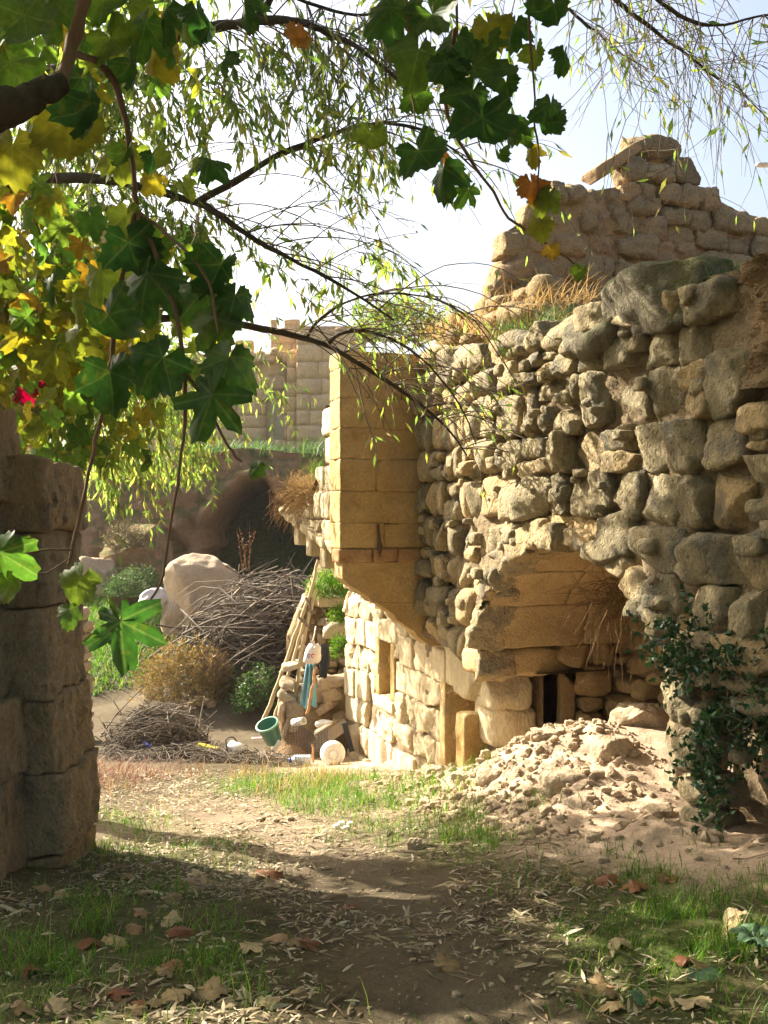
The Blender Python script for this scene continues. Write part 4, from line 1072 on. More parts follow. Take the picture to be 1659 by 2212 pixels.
# ==================================================================== WILLOW
willow = thing('willow_tree', 'slender-leaved willow with arching dark branches and drooping twigs over the lane', 'tree', (-4.4, 8.3, float(gz(-4.4, 8.3))))
def limb(pts, r0, r1, m=26, name='branch', mat=M_BARK, parent=None, k=9, wob=0.006):
    """pts in photo units (u,v,d)"""
    p3 = np.array([P(*q) for q in pts]); S_ = spline(p3, m)
    S_ = S_+wob*np.stack([noise(np.stack([np.arange(m)*0.7, np.full(m, j*9.1), np.full(m, pts[0][0]*0.1)], -1)) for j in range(3)], -1)
    V, Q = tubes(S_, np.linspace(r0, r1, m)*(1+0.16*noise(np.stack([np.arange(m)*0.45, np.full(m, pts[0][1]*.1), np.zeros(m)], -1), 4)), k)
    part(name, V, Q, mat, parent); return S_
def build_willow():
    b = np.array([-4.4, 8.3, float(gz(-4.4, 8.3))-0.1])
    tr = spline([b, b+(0.1, 0, 1.2), b+(0.35, -0.1, 2.6), b+(0.55, -0.25, 4.0), b+(0.9, -0.4, 5.4), b+(1.8, -0.7, 6.8)], 30)
    V, Q = tubes(tr, np.linspace(0.27, 0.06, 30), 14); part('trunk', V, Q, M_BARK, willow)
    B = {}
    B[1] = limb(((-190, 520, 8.0), (-60, 440, 7.6), (0, 412, 7.5), (60, 392, 7.4), (130, 383, 7.3), (220, 386, 7.2), (310, 405, 7.1), (430, 440, 7.0), (480, 468, 6.9), (560, 525, 6.9), (650, 570, 6.8), (740, 618, 6.8), (850, 690, 6.8)), 0.050, 0.006, 44, parent=willow)
    B[2] = limb(((425, 438, 7.0), (520, 385, 6.9), (600, 335, 6.8), (680, 303, 6.8), (780, 272, 6.7), (860, 268, 6.6), (950, 300, 6.6), (1040, 380, 6.6)), 0.026, 0.005, 34, parent=willow)
    B[3] = limb(((-160, 260, 7.2), (100, 160, 6.9), (300, 105, 6.6), (380, 80, 6.5), (440, 64, 6.4), (500, 52, 6.4), (570, 44, 6.3), (650, 48, 6.3), (720, 75, 6.3), (790, 115, 6.2), (880, 190, 6.2)), 0.055, 0.008, 40, parent=willow)
    B[4] = limb(((540, 58, 6.4), (560, 30, 6.3), (590, -10, 6.2), (640, -60, 6.1)), 0.03, 0.018, 12, parent=willow)
    B[5] = limb(((-150, 760, 8.2), (150, 705, 7.9), (330, 688, 7.6), (430, 688, 7.6), (530, 703, 7.6), (620, 720, 7.6), (700, 745, 7.6), (800, 800, 7.7), (900, 868, 7.7), (965, 925, 7.7), (1010, 985, 7.7)), 0.038, 0.006, 40, parent=willow)
    B[6] = limb(((705, 747, 7.6), (735, 722, 7.5), (790, 715, 7.5), (860, 740, 7.4), (920, 785, 7.4), (990, 870, 7.4), (1030, 960, 7.4)), 0.016, 0.004, 26, parent=willow)
    B[7] = limb(((660, 732, 7.6), (690, 690, 7.5), (760, 648, 7.4), (850, 632, 7.4), (950, 650, 7.4), (1040, 700, 7.4)), 0.013, 0.003, 26, parent=willow)
    B[8] = limb(((1180, -160, 6.2), (1300, -30, 6.1), (1360, 25, 6.1), (1440, 85, 6.1), (1500, 130, 6.1), (1550, 170, 6.1)), 0.020, 0.005, 24, parent=willow)
    B[9] = limb(((1260, -160, 5.8), (1400, -20, 5.8), (1480, 40, 5.8), (1560, 55, 5.8), (1660, 30, 5.8), (1760, 40, 5.8)), 0.016, 0.004, 24, parent=willow)
    B[10] = limb(((1150, -90, 6.4), (1230, 20, 6.3), (1290, 70, 6.3), (1330, 110, 6.3), (1400, 150, 6.3)), 0.012, 0.004, 18, parent=willow)
    B[11] = limb(((560, -40, 6.4), (700, 20, 6.4), (800, 30, 6.4), (850, -5, 6.4), (900, -40, 6.4)), 0.014, 0.006, 18, parent=willow)
    # limb above the frame that carries the twigs at the right
    up = spline([tr[26], P(300, -330, 7.0), P(700, -300, 6.6), P(1050, -220, 6.3), P(1250, -150, 6.1), P(1450, -170, 5.9)], 34)
    V, Q = tubes(up, np.linspace(0.07, 0.016, 34), 9); part('branch', V, Q, M_BARK, willow)
    up2 = spline([tr[20], P(-420, 60, 7.4), P(-500, 0, 6.3), P(-520, -60, 5.4)], 20)
    V, Q = tubes(up2, np.linspace(0.09, 0.02, 20), 9); part('branch', V, Q, M_BARK, willow)
    up3 = spline([tr[14], P(-350, 420, 7.2), P(-430, 330, 6.3), P(-560, 300, 5.6)], 20)
    V, Q = tubes(up3, np.linspace(0.08, 0.02, 20), 9); part('branch', V, Q, M_BARK, willow)
    B[20], B[21], B[22] = up, up2, up3
    # secondary bare shoots
    sh = []
    def shoots(S_, n, f0, f1, L, dirs, g, wig, M=12, r=rng):
        i = (r.uniform(f0, f1, n)*(len(S_)-1)).astype(int); st = S_[i]
        d = np.array(dirs)[None]+r.normal(size=(n, 3))*0.35
        return droop(st, d, r.uniform(*L, n), M, g, wig)
    grp = [(shoots(B[1], 26, .45, 1, (0.7, 1.7), (0.9, -.1, .55), .34, .12), 2), (shoots(B[2], 20, .2, 1, (0.5, 1.3), (0.7, 0, .2), .4, .15), 6),
           (shoots(B[3], 30, .35, 1, (0.5, 1.2), (0.6, 0, -.2), .5, .2), 8), (shoots(B[5], 34, .45, 1, (0.5, 1.4), (0.9, -.1, .45), .5, .16), 2),
           (shoots(B[6], 22, .1, 1, (0.4, 1.0), (0.8, 0, .1), .55, .16), 2), (shoots(B[7], 16, .1, 1, (0.5, 1.1), (0.8, 0, .1), .55, .16), 4),
           (shoots(B[8], 32, .2, 1, (0.4, 1.1), (0.4, 0, -.3), .3, .35), 1), (shoots(B[9], 34, .2, 1, (0.4, 1.2), (0.1, 0, -.5), .3, .35), 1), (shoots(B[10], 20, .2, 1, (0.4, 1.0), (0.3, 0, -.4), .35, .3), 2),
           (shoots(B[20], 40, .45, 1, (0.5, 1.2), (0.3, 0, -.6), .4, .3), 2), (shoots(B[11], 26, .1, 1, (0.4, 1.0), (0.2, 0, -.6), .45, .22), 10)]
    TV, LV = [], []
    for Pt, per in grp:
        th_ = 0.6 if Pt[:, 0, 0].mean() > 0.9 else 1.0
        TV.append(tubes(Pt, taper(len(Pt), Pt.shape[1], 0.0055*th_, 0.0018*th_), 4))
        # short side twiglets
        k = len(Pt)*3; ti = rng.integers(0, len(Pt), k); mi = rng.integers(2, Pt.shape[1]-1, k); st = Pt[ti, mi]
        sub = droop(st, unit(Pt[ti, mi]-Pt[ti, mi-1])+rng.normal(size=(k, 3))*0.6, rng.uniform(0.12, 0.4, k), 6, 0.5, 0.35)
        TV.append(tubes(sub, taper(k, 6, 0.0024, 0.001), 3))
        if per > 0: LV.append(twig_leaves(Pt, per, (0.06, 0.125))); LV.append(twig_leaves(sub, max(1, per//3), (0.045, 0.09)))
    # leafy curtains: (centre u,v,d, spread u,v,d, count, leaves per twig, length)
    for (u, v, d, su, sv, sd, n, per, L) in ((300, 830, 11.6, 130, 70, 1.0, 150, 30, (0.6, 1.3)), (90, 560, 8.0, 140, 150, 1.2, 110, 24, (0.4, 1.0)), (120, 830, 8.0, 120, 120, 1.0, 130, 26, (0.4, 1.0)),
            (130, 150, 7.7, 160, 110, 0.5, 190, 24, (0.3, 0.8)), (150, 310, 7.9, 110, 60, 0.3, 50, 20, (0.3, 0.6)), (520, 140, 6.6, 130, 70, 0.4, 42, 14, (0.3, 0.75)), (400, 230, 6.8, 120, 70, 0.4, 36, 14, (0.3, 0.6)), (660, 210, 6.6, 110, 80, 0.4, 30, 11, (0.25, 0.6)),
            (760, 330, 6.6, 90, 50, 0.4, 30, 12, (0.2, 0.5)), (240, 470, 7.4, 120, 70, 0.6, 60, 18, (0.3, 0.7)), (820, 600, 7.4, 120, 60, 0.4, 26, 10, (0.2, 0.4)), (620, 600, 7.2, 130, 50, 0.4, 24, 8, (0.2, 0.4)),
            (470, 790, 12.4, 60, 50, .4, 18, 22, (0.5, 1.0)), (590, 860, 12.6, 40, 40, .3, 10, 14, (0.5, 1.1)), (240, 1000, 12.0, 70, 50, .6, 60, 26, (0.4, 0.8)), (380, 970, 12.4, 40, 30, .4, 34, 24, (0.4, 0.8)),
            (1000, 130, 6.6, 90, 80, .3, 18, 9, (0.3, 0.6)), (900, 60, 6.5, 80, 60, .3, 18, 9, (0.3, 0.6)), (390, 500, 7.2, 80, 45, .3, 40, 16, (0.25, 0.5))):
        c = np.array([P(*q) for q in zip(rng.normal(u, su*0.55, n), rng.normal(v, sv*0.6, n)-30, np.clip(rng.normal(d, sd*0.6, n), 5.6, 14))])
        Pt = droop(c, np.stack([rng.normal(0.2, 0.5, n), rng.normal(0, 0.4, n), rng.normal(-0.2, 0.4, n)], -1), rng.uniform(*L, n), 9, 0.7, 0.22)
        TV.append(tubes(Pt, taper(n, 9, 0.0034, 0.0012), 4)); LV.append(twig_leaves(Pt, int(per*.8), (0.075, 0.14)))
    # crown off to the left, above the frame: the shade on the lane comes from here
    n = 430
    c = np.stack([rng.uniform(-5.6, -1.2, n), rng.uniform(4.6, 9.0, n), rng.uniform(2.9, 5.8, n)], -1)
    uu = 829.5+F*c[:, 0]/c[:, 1]; vv = 1106-F*(c[:, 2]-EYE)/c[:, 1]
    c2 = np.stack([rng.uniform(-3.2, -1.2, 330), rng.uniform(6.9, 8.6, 330), rng.uniform(5.0, 6.8, 330)], -1); c = np.vstack([c, c2]); uu = 829.5+F*c[:, 0]/c[:, 1]; vv = 1106-F*(c[:, 2]-EYE)/c[:, 1]  # second cluster: unseen twigs added to shade the near wall end
    keep = ((uu < 60) | (vv < -60)) & (n2(c[:, 0], c[:, 1], 0.9, 3, 77)+0.25 > 0); c = c[keep]; n = len(c)
    Pt = droop(c, np.stack([rng.normal(0.2, 0.5, n), rng.normal(0, 0.5, n), rng.normal(0, 0.4, n)], -1), rng.uniform(0.4, 1.0, n), 8, 0.6, 0.22)
    TV.append(tubes(Pt, taper(n, 8, 0.004, 0.001), 4)); LV.append(twig_leaves(Pt, 26, (0.07, 0.14)))
    V, Q = join(TV); part('twigs', V, Q, M_TWIG, willow, kind='stuff')
    V, Q = join(LV); part('crown', V, Q, M_WILLOW, willow, kind='stuff')
    return B
build_willow()

# ==================================================================== GRAPE VINES
vine = thing('grape_vine', 'grape vine with thick dark trunk and broad yellowing leaves hanging at the left', 'vine', tuple(P(-345, 2330, 2.95)))
vine2 = thing('grape_vine', 'grape vine trailing dark broad leaves from the top centre of the frame', 'vine', tuple(P(980, -100, 2.6)), )
def build_vines():
    def stem(par, pts, r0, r1, m=18, k=7): limb(pts, r0, r1, m, 'stem', M_STEM if r0 < 0.03 else M_BARK, par, k, 0.004)
    stem(vine, ((-345, 2420, 2.95), (-330, 2100, 2.95), (-320, 1720, 2.9), (-300, 1200, 2.8), (-260, 700, 2.6), (-150, 330, 2.5), (-30, 245, 2.4), (40, 225, 2.4), (90, 198, 2.42), (138, 178, 2.45)), 0.085, 0.028, 54, 12)
    stem(vine, ((128, 190, 2.45), (150, 110, 2.5), (172, 40, 2.5), (192, -40, 2.5)), 0.020, 0.014, 14)
    stem(vine, ((150, 110, 2.5), (215, 140, 2.75), (252, 190, 2.8), (272, 260, 2.8), (284, 330, 2.8), (291, 400, 2.8), (293, 455, 2.8), (275, 540, 2.8), (262, 640, 2.8), (300, 700, 2.8)), 0.011, 0.005, 34)
    stem(vine, ((262, 640, 2.8), (245, 740, 2.75), (228, 860, 2.7), (205, 960, 2.7), (180, 1080, 2.7), (157, 1185, 2.7), (150, 1220, 2.7)), 0.0075, 0.004, 28)
    stem(vine, ((157, 1185, 2.7), (120, 1187, 2.68), (85, 1190, 2.66), (40, 1200, 2.64)), 0.003, 0.002, 10)
    stem(vine, ((157, 1200, 2.7), (90, 1240, 2.7), (60, 1220, 2.68)), 0.002, 0.0015, 8)
    stem(vine, ((293, 455, 2.8), (340, 560, 2.75), (385, 700, 2.7), (400, 850, 2.7), (396, 945, 2.7), (384, 1030, 2.7), (366, 1150, 2.7), (350, 1245, 2.7), (320, 1310, 2.7), (283, 1345, 2.7)), 0.007, 0.0025, 36)
    stem(vine, ((400, 800, 2.7), (450, 880, 2.7), (480, 935, 2.7), (500, 975, 2.7), (520, 1000, 2.7)), 0.005, 0.003, 14)
    stem(vine, ((293, 455, 2.8), (380, 520, 2.7), (450, 610, 2.65), (470, 720, 2.6)), 0.005, 0.003, 16)
    stem(vine, ((-80, 520, 5.0), (20, 640, 5.0), (60, 760, 5.0), (30, 850, 5.0), (90, 900, 5.0)), 0.012, 0.004, 20)
    stem(vine, ((60, 420, 5.0), (100, 560, 5.0), (130, 700, 5.0), (90, 850, 5.0)), 0.010, 0.004, 20)
    # overhead runner and the hanging stems in the middle
    stem(vine2, ((192, -40, 2.5), (400, -150, 2.6), (800, -160, 2.6), (1150, -120, 2.6), (1320, -150, 2.8)), 0.016, 0.010, 30)
    stem(vine2, ((875, -150, 2.6), (880, 60, 2.6), (888, 170, 2.6), (897, 275, 2.6)), 0.004, 0.002, 18)
    stem(vine2, ((985, -150, 2.6), (985, 60, 2.6), (1003, 170, 2.6), (1015, 240, 2.6), (1040, 320, 2.6)), 0.004, 0.002, 18)
    stem(vine2, ((1145, -130, 2.6), (1140, 20, 2.6), (1150, 130, 2.6), (1155, 260, 2.6), (1165, 350, 2.6), (1160, 430, 2.6)), 0.004, 0.002, 20)
    stem(vine2, ((985, 60, 2.6), (960, 220, 2.7), (1010, 335, 3.0), (1060, 405, 3.1), (1095, 465, 3.1), (1150, 507, 3.1), (1215, 550, 3.1), (1250, 578, 3.1)), 0.006, 0.003, 30)
    r = random.Random(99)
    def leaf(par, u, v, w, d, mat, var, face=0.5, roll=0.0, tipdown=0.9, lab=None):
        """w: width in photo px at distance d; u,v is the middle of the leaf"""
        sc = w/F*d/1.45
        tip = np.array([math.sin(roll), r.uniform(-0.35, 0.1), -math.cos(roll)*tipdown]); tip /= np.linalg.norm(tip)
        yaw = r.uniform(-1, 1)*(1-face)*1.5
        nor = np.array([math.sin(yaw), -math.cos(yaw), 0.35*r.uniform(-0.3, 1)])
        if r.random() < 0.4: nor = -nor
        Mx = frames(tip[None], nor[None])[0]
        p = P(u, v, d)-tip*sc*0.25
        o = link('leaf', leaf_mesh(var, mat), None, par, tuple(p-off(par)))
        o.rotation_mode = 'QUATERNION'
        from mathutils import Matrix
        o.rotation_quaternion = Matrix(Mx.tolist()).to_quaternion(); o.scale = (sc, sc, sc)
        if lab: o['label'] = lab
        return o
    D, Gn, Y, Ru = M_LDARK, M_LGREEN, M_LYEL, M_LRUST
    for (u, v, w, d, m, var, fc, ro) in (
        # left, near
        (55, 55, 150, 2.5, D, 0, .8, .2), (110, 20, 120, 2.6, D, 1, .6, -.3), (30, 150, 120, 2.7, Gn, 0, .8, .5), (200, 245, 120, 2.5, D, 3, .5, .1), (165, 180, 100, 2.55, D, 4, .5, -.5), (25, 335, 130, 2.6, Y, 0, .8, -.1),
        (150, 285, 150, 2.6, Y, 0, .9, .1), (95, 265, 100, 2.7, Gn, 1, .7, -.6), (330, 342, 46, 2.9, D, 3, .3, .1), (250, 95, 110, 2.7, Gn, 0, .6, .6), (310, 70, 110, 2.8, Gn, 1, .6, -.4), (345, 125, 100, 2.9, Y, 0, .6, .2), (290, 150, 80, 2.8, D, 3, .5, .3),
        (360, 40, 100, 2.8, D, 1, .6, -.3), (270, 130, 70, 2.9, Y, 2, .6, .2), (240, 10, 110, 2.7, Gn, 0, .7, .9), (140, 70, 60, 2.9, Y, 0, .7, 0), (430, 30, 80, 2.6, D, 3, .4, .3), (455, 70, 60, 2.6, D, 3, .2, .4), (525, 15, 80, 2.6, D, 3, .3, .1),
        (375, 120, 40, 2.7, D, 3, .1, .1), (480, 130, 60, 2.7, D, 3, .2, -.3), (395, 50, 70, 2.7, Gn, 3, .4, .2), (270, 340, 60, 2.8, D, 3, .3, -.2),
        # hanging cluster
        (285, 545, 130, 2.75, D, 0, .7, .3), (315, 620, 150, 2.7, D, 1, .7, -.3), (245, 700, 130, 2.7, D, 3, .6, .6), (240, 825, 125, 2.6, D, 3, .7, .1), (335, 790, 140, 2.6, D, 0, .85, -.7), (430, 640, 120, 2.7, D, 1, .6, -.8), (470, 590, 110, 2.7, D, 3, .5, -.4),
        (455, 705, 110, 2.65, D, 1, .7, -.6), (490, 790, 140, 2.6, D, 3, .6, -.2), (448, 880, 165, 2.55, D, 2, 1.0, -.35), (505, 650, 100, 2.65, D, 3, .4, -.2),
        (230, 600, 110, 2.8, Gn, 1, .7, .7), (330, 530, 90, 2.8, Gn, 0, .7, -.7), (275, 480, 80, 2.8, Gn, 0, .7, .1),
        # low stragglers
        (262, 1372, 175, 2.4, D, 2, 1.0, .05), (165, 1262, 92, 2.6, Gn, 0, .8, -.5), (150, 1325, 55, 2.6, D, 3, .5, .1), (18, 1205, 120, 2.5, Gn, 1, .6, 1.0), (20, 1265, 70, 2.5, Gn, 0, .6, .3), (555, 1010, 40, 2.8, D, 3, .3, -.5)):
        leaf(vine, u, v, w, d, m, var, fc, ro)
    for (u, v, w, d, m, var, fc, ro) in (
        (845, 40, 110, 2.6, D, 1, .7, .2), (900, 125, 130, 2.55, D, 0, .8, -.2), (940, 40, 110, 2.6, D, 1, .6, .5), (985, 90, 110, 2.6, D, 3, .6, -.2), (1030, 155, 130, 2.55, D, 1, .7, .2), (1045, 275, 140, 2.5, D, 0, .85, .1), (1015, 215, 120, 2.5, D, 4, .8, -.3),
        (900, 220, 70, 2.8, Gn, 0, .7, .3), (1095, 190, 70, 2.6, D, 3, .2, .1), (1110, 270, 60, 2.6, D, 3, .2, -.2), (1188, 240, 80, 2.55, D, 1, .6, 0), (1195, 275, 60, 2.55, D, 3, .5, .1), (1200, 25, 100, 2.6, D, 3, .5, .1), (1222, 120, 60, 2.6, D, 3, .15, .05),
        (915, 340, 110, 2.6, D, 0, .8, .5), (955, 375, 90, 2.6, D, 3, .5, -.1), (1005, 420, 70, 2.7, Gn, 2, .7, -.4), (1130, 300, 46, 2.7, Gn, 3, .5, .1), (1152, 405, 70, 2.6, Ru, 0, .7, .3), (1180, 430, 70, 2.6, Y, 1, .7, -.4), (1165, 490, 60, 2.7, Y, 0, .7, .1), (1145, 330, 50, 2.7, Y, 3, .4, .1),
        (1190, 545, 40, 3.0, Y, 0, .6, .1), (1258, 590, 40, 3.1, Gn, 3, .6, -.2), (800, 300, 70, 3.0, Gn, 0, .8, .0), (640, 70, 50, 3.2, Ru, 0, .8, .0), (660, 95, 36, 3.2, Ru, 1, .6, .3), (1060, 60, 90, 2.7, Y, 0, .6, .4), (1110, 60, 70, 2.7, D, 3, .4, -.2), (1060, 110, 80, 2.65, D, 4, .6, .3), (870, 20, 90, 2.7, D, 0, .6, -.5), (970, 150, 90, 2.5, D, 0, .8, .4), (1080, 340, 46, 2.7, Gn, 3, .6, .2), (965, 330, 40, 2.8, Ru, 3, .4, .5), (1160, 120, 60, 2.7, Gn, 3, .4, .1)):
        leaf(vine2, u, v, w, d, m, var, fc, ro)
    # the mass of smaller leaves farther back, over the pillar
    def dens(u, v):
        a = 0.9*(u < 420)*(v < 240)*max(0, 1-u/520)+1.0*(u < 270)*(v > 420)*(v < 1060)*(1-0.4*(u > 180))+0.14*(u > 220)*(u < 480)*(v > 470)*(v < 850)+0.06
        return a
    cand = []
    while len(cand) < 420:
        u, v = r.uniform(-120, 520), r.uniform(-80, 1070)
        if r.random() < dens(u, v): cand.append((u, v, r.uniform(3.4, 6.6)))
    cand.sort(key=lambda q: q[2])
    for i, (u, v, d) in enumerate(cand[:200]):
        if v > 880: v -= 260
        m = r.choice((Gn, Gn, Y, Y, Y)) if v > 380 else r.choice((Gn, D, Y, Gn))
        leaf(vine, u, v, r.uniform(0.11, 0.17)*F/d, d, m, r.randrange(5), r.uniform(0.2, 0.9), r.uniform(-1, 1))
    leaf(vine, 52, 852, 55, 5.0, M_LRED, 0, .8, .3); leaf(vine, 95, 825, 30, 5.0, M_LRED, 1, .6, -.3)
    T, Q = leaf_lo(3, 0.45, 0.4); n = 700
    uv = []
    while len(uv) < n:
        u, v = r.uniform(-300, 520), r.uniform(-250, 1060)
        if u < -20 or v < -20 or r.random() < dens(u, v): uv.append((u, v, r.uniform(4.2, 8.5)))
    uv = np.array(uv); low = (uv[:, 1] > 900); uv[low, 1] -= 280
    extra = np.stack([rng.uniform(10, 340, 520), rng.uniform(540, 1000, 520), rng.uniform(6.3, 7.6, 520)], -1); extra = extra[(extra[:, 0] < 250) | (rng.random(520) < .4)]
    uv = np.vstack([uv, extra]); n = len(uv)
    pos = np.array([P(*q) for q in uv])
    tip = np.stack([rng.normal(0, .5, n), rng.normal(0, .4, n), -np.ones(n)], -1); nor = rng.normal(size=(n, 3))
    V, Fq = scatter(T, Q, pos, frames(tip, nor), rng.uniform(0.07, 0.12, n)); part('back_foliage', V, Fq, M_LMIX, vine, kind='stuff')
    pt = []
    for q in pos[::4]:
        pt.append(spline([q, q+(rng.normal()*.06, .05, .22), q+(rng.normal()*.1, .1, .5)], 5))
    V, Fq = tubes(np.array(pt), np.full((len(pt), 5), 0.0025), 3); part('tendrils', V, Fq, M_STEM, vine, kind='stuff')
build_vines()
def build_shade_canopy():  # leaf canopy out of view, added to keep sky light off the foreground
    T, Q = leaf_lo(5, 0.4, 0.35); n = 7500
    x = rng.uniform(-4.5, 3.2, n); y = rng.uniform(-4.0, 5.2, n); z = np.maximum(3.5, EYE+0.56*np.maximum(y, 0)+0.25)+rng.uniform(0, .7, n)
    k = n2(x, y, 1.1, 3, 91) > -0.42; pos = np.stack([x, y, z], -1)[k]; m = len(pos)
    tip = np.stack([rng.normal(0, 1, m), rng.normal(0, 1, m), -np.abs(rng.normal(.5, .4, m))], -1); nor = np.stack([rng.normal(0, .5, m), rng.normal(0, .5, m), np.ones(m)], -1)
    V, Fq = scatter(T, Q, pos, frames(tip, nor), rng.uniform(.09, .14, m)); part('added_shade_foliage', V, Fq, M_LMIX, vine2, kind='stuff')
    for i in range(9):  # runners of the added canopy, also out of view
        yy = -4+1.1*i; zz = max(3.5, EYE+.56*max(yy, 0)+.25)+.3
        S_ = spline([(-4.6, yy, zz), (-2, yy+.2, zz+.1), (.5, yy-.1, zz), (3.3, yy+.2, zz+.1)], 16); V, Q_ = tubes(S_, np.full(16, .014), 6); part('stem', V, Q_, M_STEM, vine2)
build_shade_canopy()

# ==================================================================== SHRUB on the right
def build_shrub():
    c0 = wp(2.35, 0.12, 0.6)
    sh = thing('evergreen_shrub', 'dark glossy evergreen shrub trailing over the wall foot at the right', 'shrub', tuple(wp(2.0, 0.1, 0.0)))
    Ls, Tw = [], []
    for (u, v, d, su, sv, n) in ((1490, 1395, 5.50, 60, 40, 26), (1560, 1425, 5.3, 80, 34, 30), (1640, 1395, 5.08, 60, 30, 26), (1560, 1600, 5.24, 55, 70, 34), (1615, 1535, 5.12, 60, 40, 30), (1535, 1690, 5.3, 35, 70, 24), (1455, 1390, 5.62, 30, 25, 12), (1700, 1480, 4.95, 60, 60, 30)):
        st = np.array([P(*q) for q in zip(rng.normal(u, su*.6, n), rng.normal(v, sv*.6, n), np.full(n, d)+rng.normal(0, .08, n))])
        Pt = droop(st, rng.normal(size=(n, 3))+np.array([-.3, -.3, .1]), rng.uniform(0.1, 0.28, n), 6, 0.5, 0.5)
        Tw.append(tubes(Pt, taper(n, 6, 0.003, 0.001), 4))
        k = 16; V, Q = twig_leaves(Pt, k, (0.028, 0.05), down=0.2, spread=1.2)
        V = V.reshape(-1, 4, 3); mid = (V[:, 0]+V[:, 2])/2; V[:, 1] = mid+(V[:, 1]-mid)*2.6; V[:, 3] = mid+(V[:, 3]-mid)*2.6
        Ls.append((V.reshape(-1, 3), Q))
    V, Q = join(Ls); part('foliage', V, Q, M_SHRUB, sh, kind='stuff')
    for (a, b) in (((1640, 1400, 5.1), (1570, 1580, 5.24)), ((1560, 1400, 5.3), (1535, 1690, 5.3)), ((1500, 1390, 5.48), (1480, 1450, 5.5)), ((1690, 1390, 5.0), (1625, 1540, 5.12)), ((1690, 1380, 5.0), (1500, 1395, 5.5))):
        a, b = P(*a), P(*b); S_ = spline([a, a*.6+b*.4+(0.04, -.03, 0), a*.25+b*.75+(-.05, 0, 0.02), b], 14)
        V, Q = tubes(S_, np.linspace(.008, .003, 14), 6); part('stem', V, Q, M_TWIG, sh)
    V, Q = join(Tw); part('twigs', V, Q, M_TWIG, sh, kind='stuff')
build_shrub()
M_ROOT = mat_leaf('dead_root', [(0, (0.13, 0.075, 0.03)), (1, (0.24, 0.15, 0.07))], .2, 1.2, island=True, rough=.9)
# dry root bush hanging inside the arch
def spray(name, label, cat, c, n, L, mat, dirs, sp=0.7, g=0.5, wig=.3, r0=.0025, spread=0.1, M=9, k=3, leaves=0, lmat=None, lsize=(.02, .04)):
    c = np.asarray(c, float); t = thing(name, label, cat, tuple(c))
    st = c+rng.normal(size=(n, 3))*np.asarray(spread); Pt = droop(st, np.array(dirs)+rng.normal(size=(n, 3))*sp, rng.uniform(*L, n), M, g, wig)
    V, Q = tubes(Pt, taper(n, M, r0, r0*.35), k); part('stems', V, Q, mat, t, kind='stuff')
    if leaves: V, Q = twig_leaves(Pt, leaves, lsize, down=0, spread=1.0); part('foliage', V, Q, lmat or mat, t, kind='stuff')
    return t
spray('dry_bush', 'brown wiry dead bush hanging inside the arched recess', 'bush', wp(4.30, -0.62, 1.02), 300, (0.2, 0.55), M_ROOT, (-.1, -.3, -.3), 0.9, .5, .35, .0028, (.14, .14, .10))
# ==================================================================== BUSHES, DRY PLANTS, BRUSH PILES
def sticks(c, rad, n, L, r0, main, sp, r=rng, M=5, surf=0.55, bend=.3):
    """dead branches over a dome: c centre on the ground, rad (x,y,z)"""
    c = np.asarray(c, float); a = r.uniform(0, 2*math.pi, n); e = np.arccos(r.uniform(0.02, 1, n)); q = r.uniform(surf, 1.02, n)
    pos = c+np.stack([np.sin(e)*np.cos(a)*rad[0]*q, np.sin(e)*np.sin(a)*rad[1]*q, np.cos(e)*rad[2]*q], -1)
    d = unit(np.array(main)[None]*np.where(r.random(n) < .5, 1, -1)[:, None]+r.normal(size=(n, 3))*sp)
    nr = unit((pos-c)/np.array(rad)**2); d = unit(d-nr*np.sum(d*nr, 1, keepdims=True)*0.8)
    ln = r.uniform(*L, n); t = np.linspace(-.5, .5, M)
    b = r.normal(size=(n, 3))*bend*ln[:, None]
    Pt = pos[:, None]+d[:, None]*(t[None, :, None]*ln[:, None, None])+b[:, None]*(0.25-t**2)[None, :, None]
    return tubes(Pt, taper(n, M, r.uniform(*r0, n), 0.0022), 5)
def dome(c, rad, seed, nu=26, nv=12, amp=.12):
    U, Vv = np.meshgrid(np.linspace(0, 2*math.pi, nu), np.linspace(0, math.pi/2, nv), indexing='ij'); u, v = U.ravel(), Vv.ravel()
    p = np.stack([np.cos(u)*np.cos(v), np.sin(u)*np.cos(v), np.sin(v)], -1); p = p*(1+amp*fbm(p*2.2+seed, 3, seed % 50))[:, None]
    return p*np.array(rad)+np.asarray(c, float), grid_faces(nu, nv)
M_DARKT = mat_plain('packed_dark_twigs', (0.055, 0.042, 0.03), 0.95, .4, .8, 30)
def brush(name, label, c, rad, n, L, r0, main, sp, mat=M_STICK):
    t = thing(name, label, 'brush pile', tuple(c)); V, Q = sticks(c, rad, n, L, r0, main, sp); part('sticks', V, Q, mat, t, kind='stuff')
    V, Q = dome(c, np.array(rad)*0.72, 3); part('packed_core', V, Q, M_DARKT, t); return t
hp = G(338, 1632); hp[2] -= 0.05
brush('round_brush_heap', 'low round heap of dark dead twigs on the dusty ground', hp, (0.60, 0.5, 0.64), 1500, (0.3, 0.75), (.004, .009), (1, .2, .05), .55)
bp_ = np.array([-1.80, 16.9, -0.9])
brush('long_brush_pile', 'long tangled pile of grey branches in front of the cave', bp_, (1.35, 0.95, 1.55), 1000, (0.4, 1.5), (.005, .018), (1, -.1, .38), .6)
V, Q = sticks(bp_+(-.4, -.5, -.2), (1.5, .75, 1.35), 330, (0.5, 2.0), (.009, .024), (1, -.1, .30), .42, bend=.5); part('sticks', V, Q, M_STICK, bpy.data.objects['long_brush_pile'], kind='stuff')
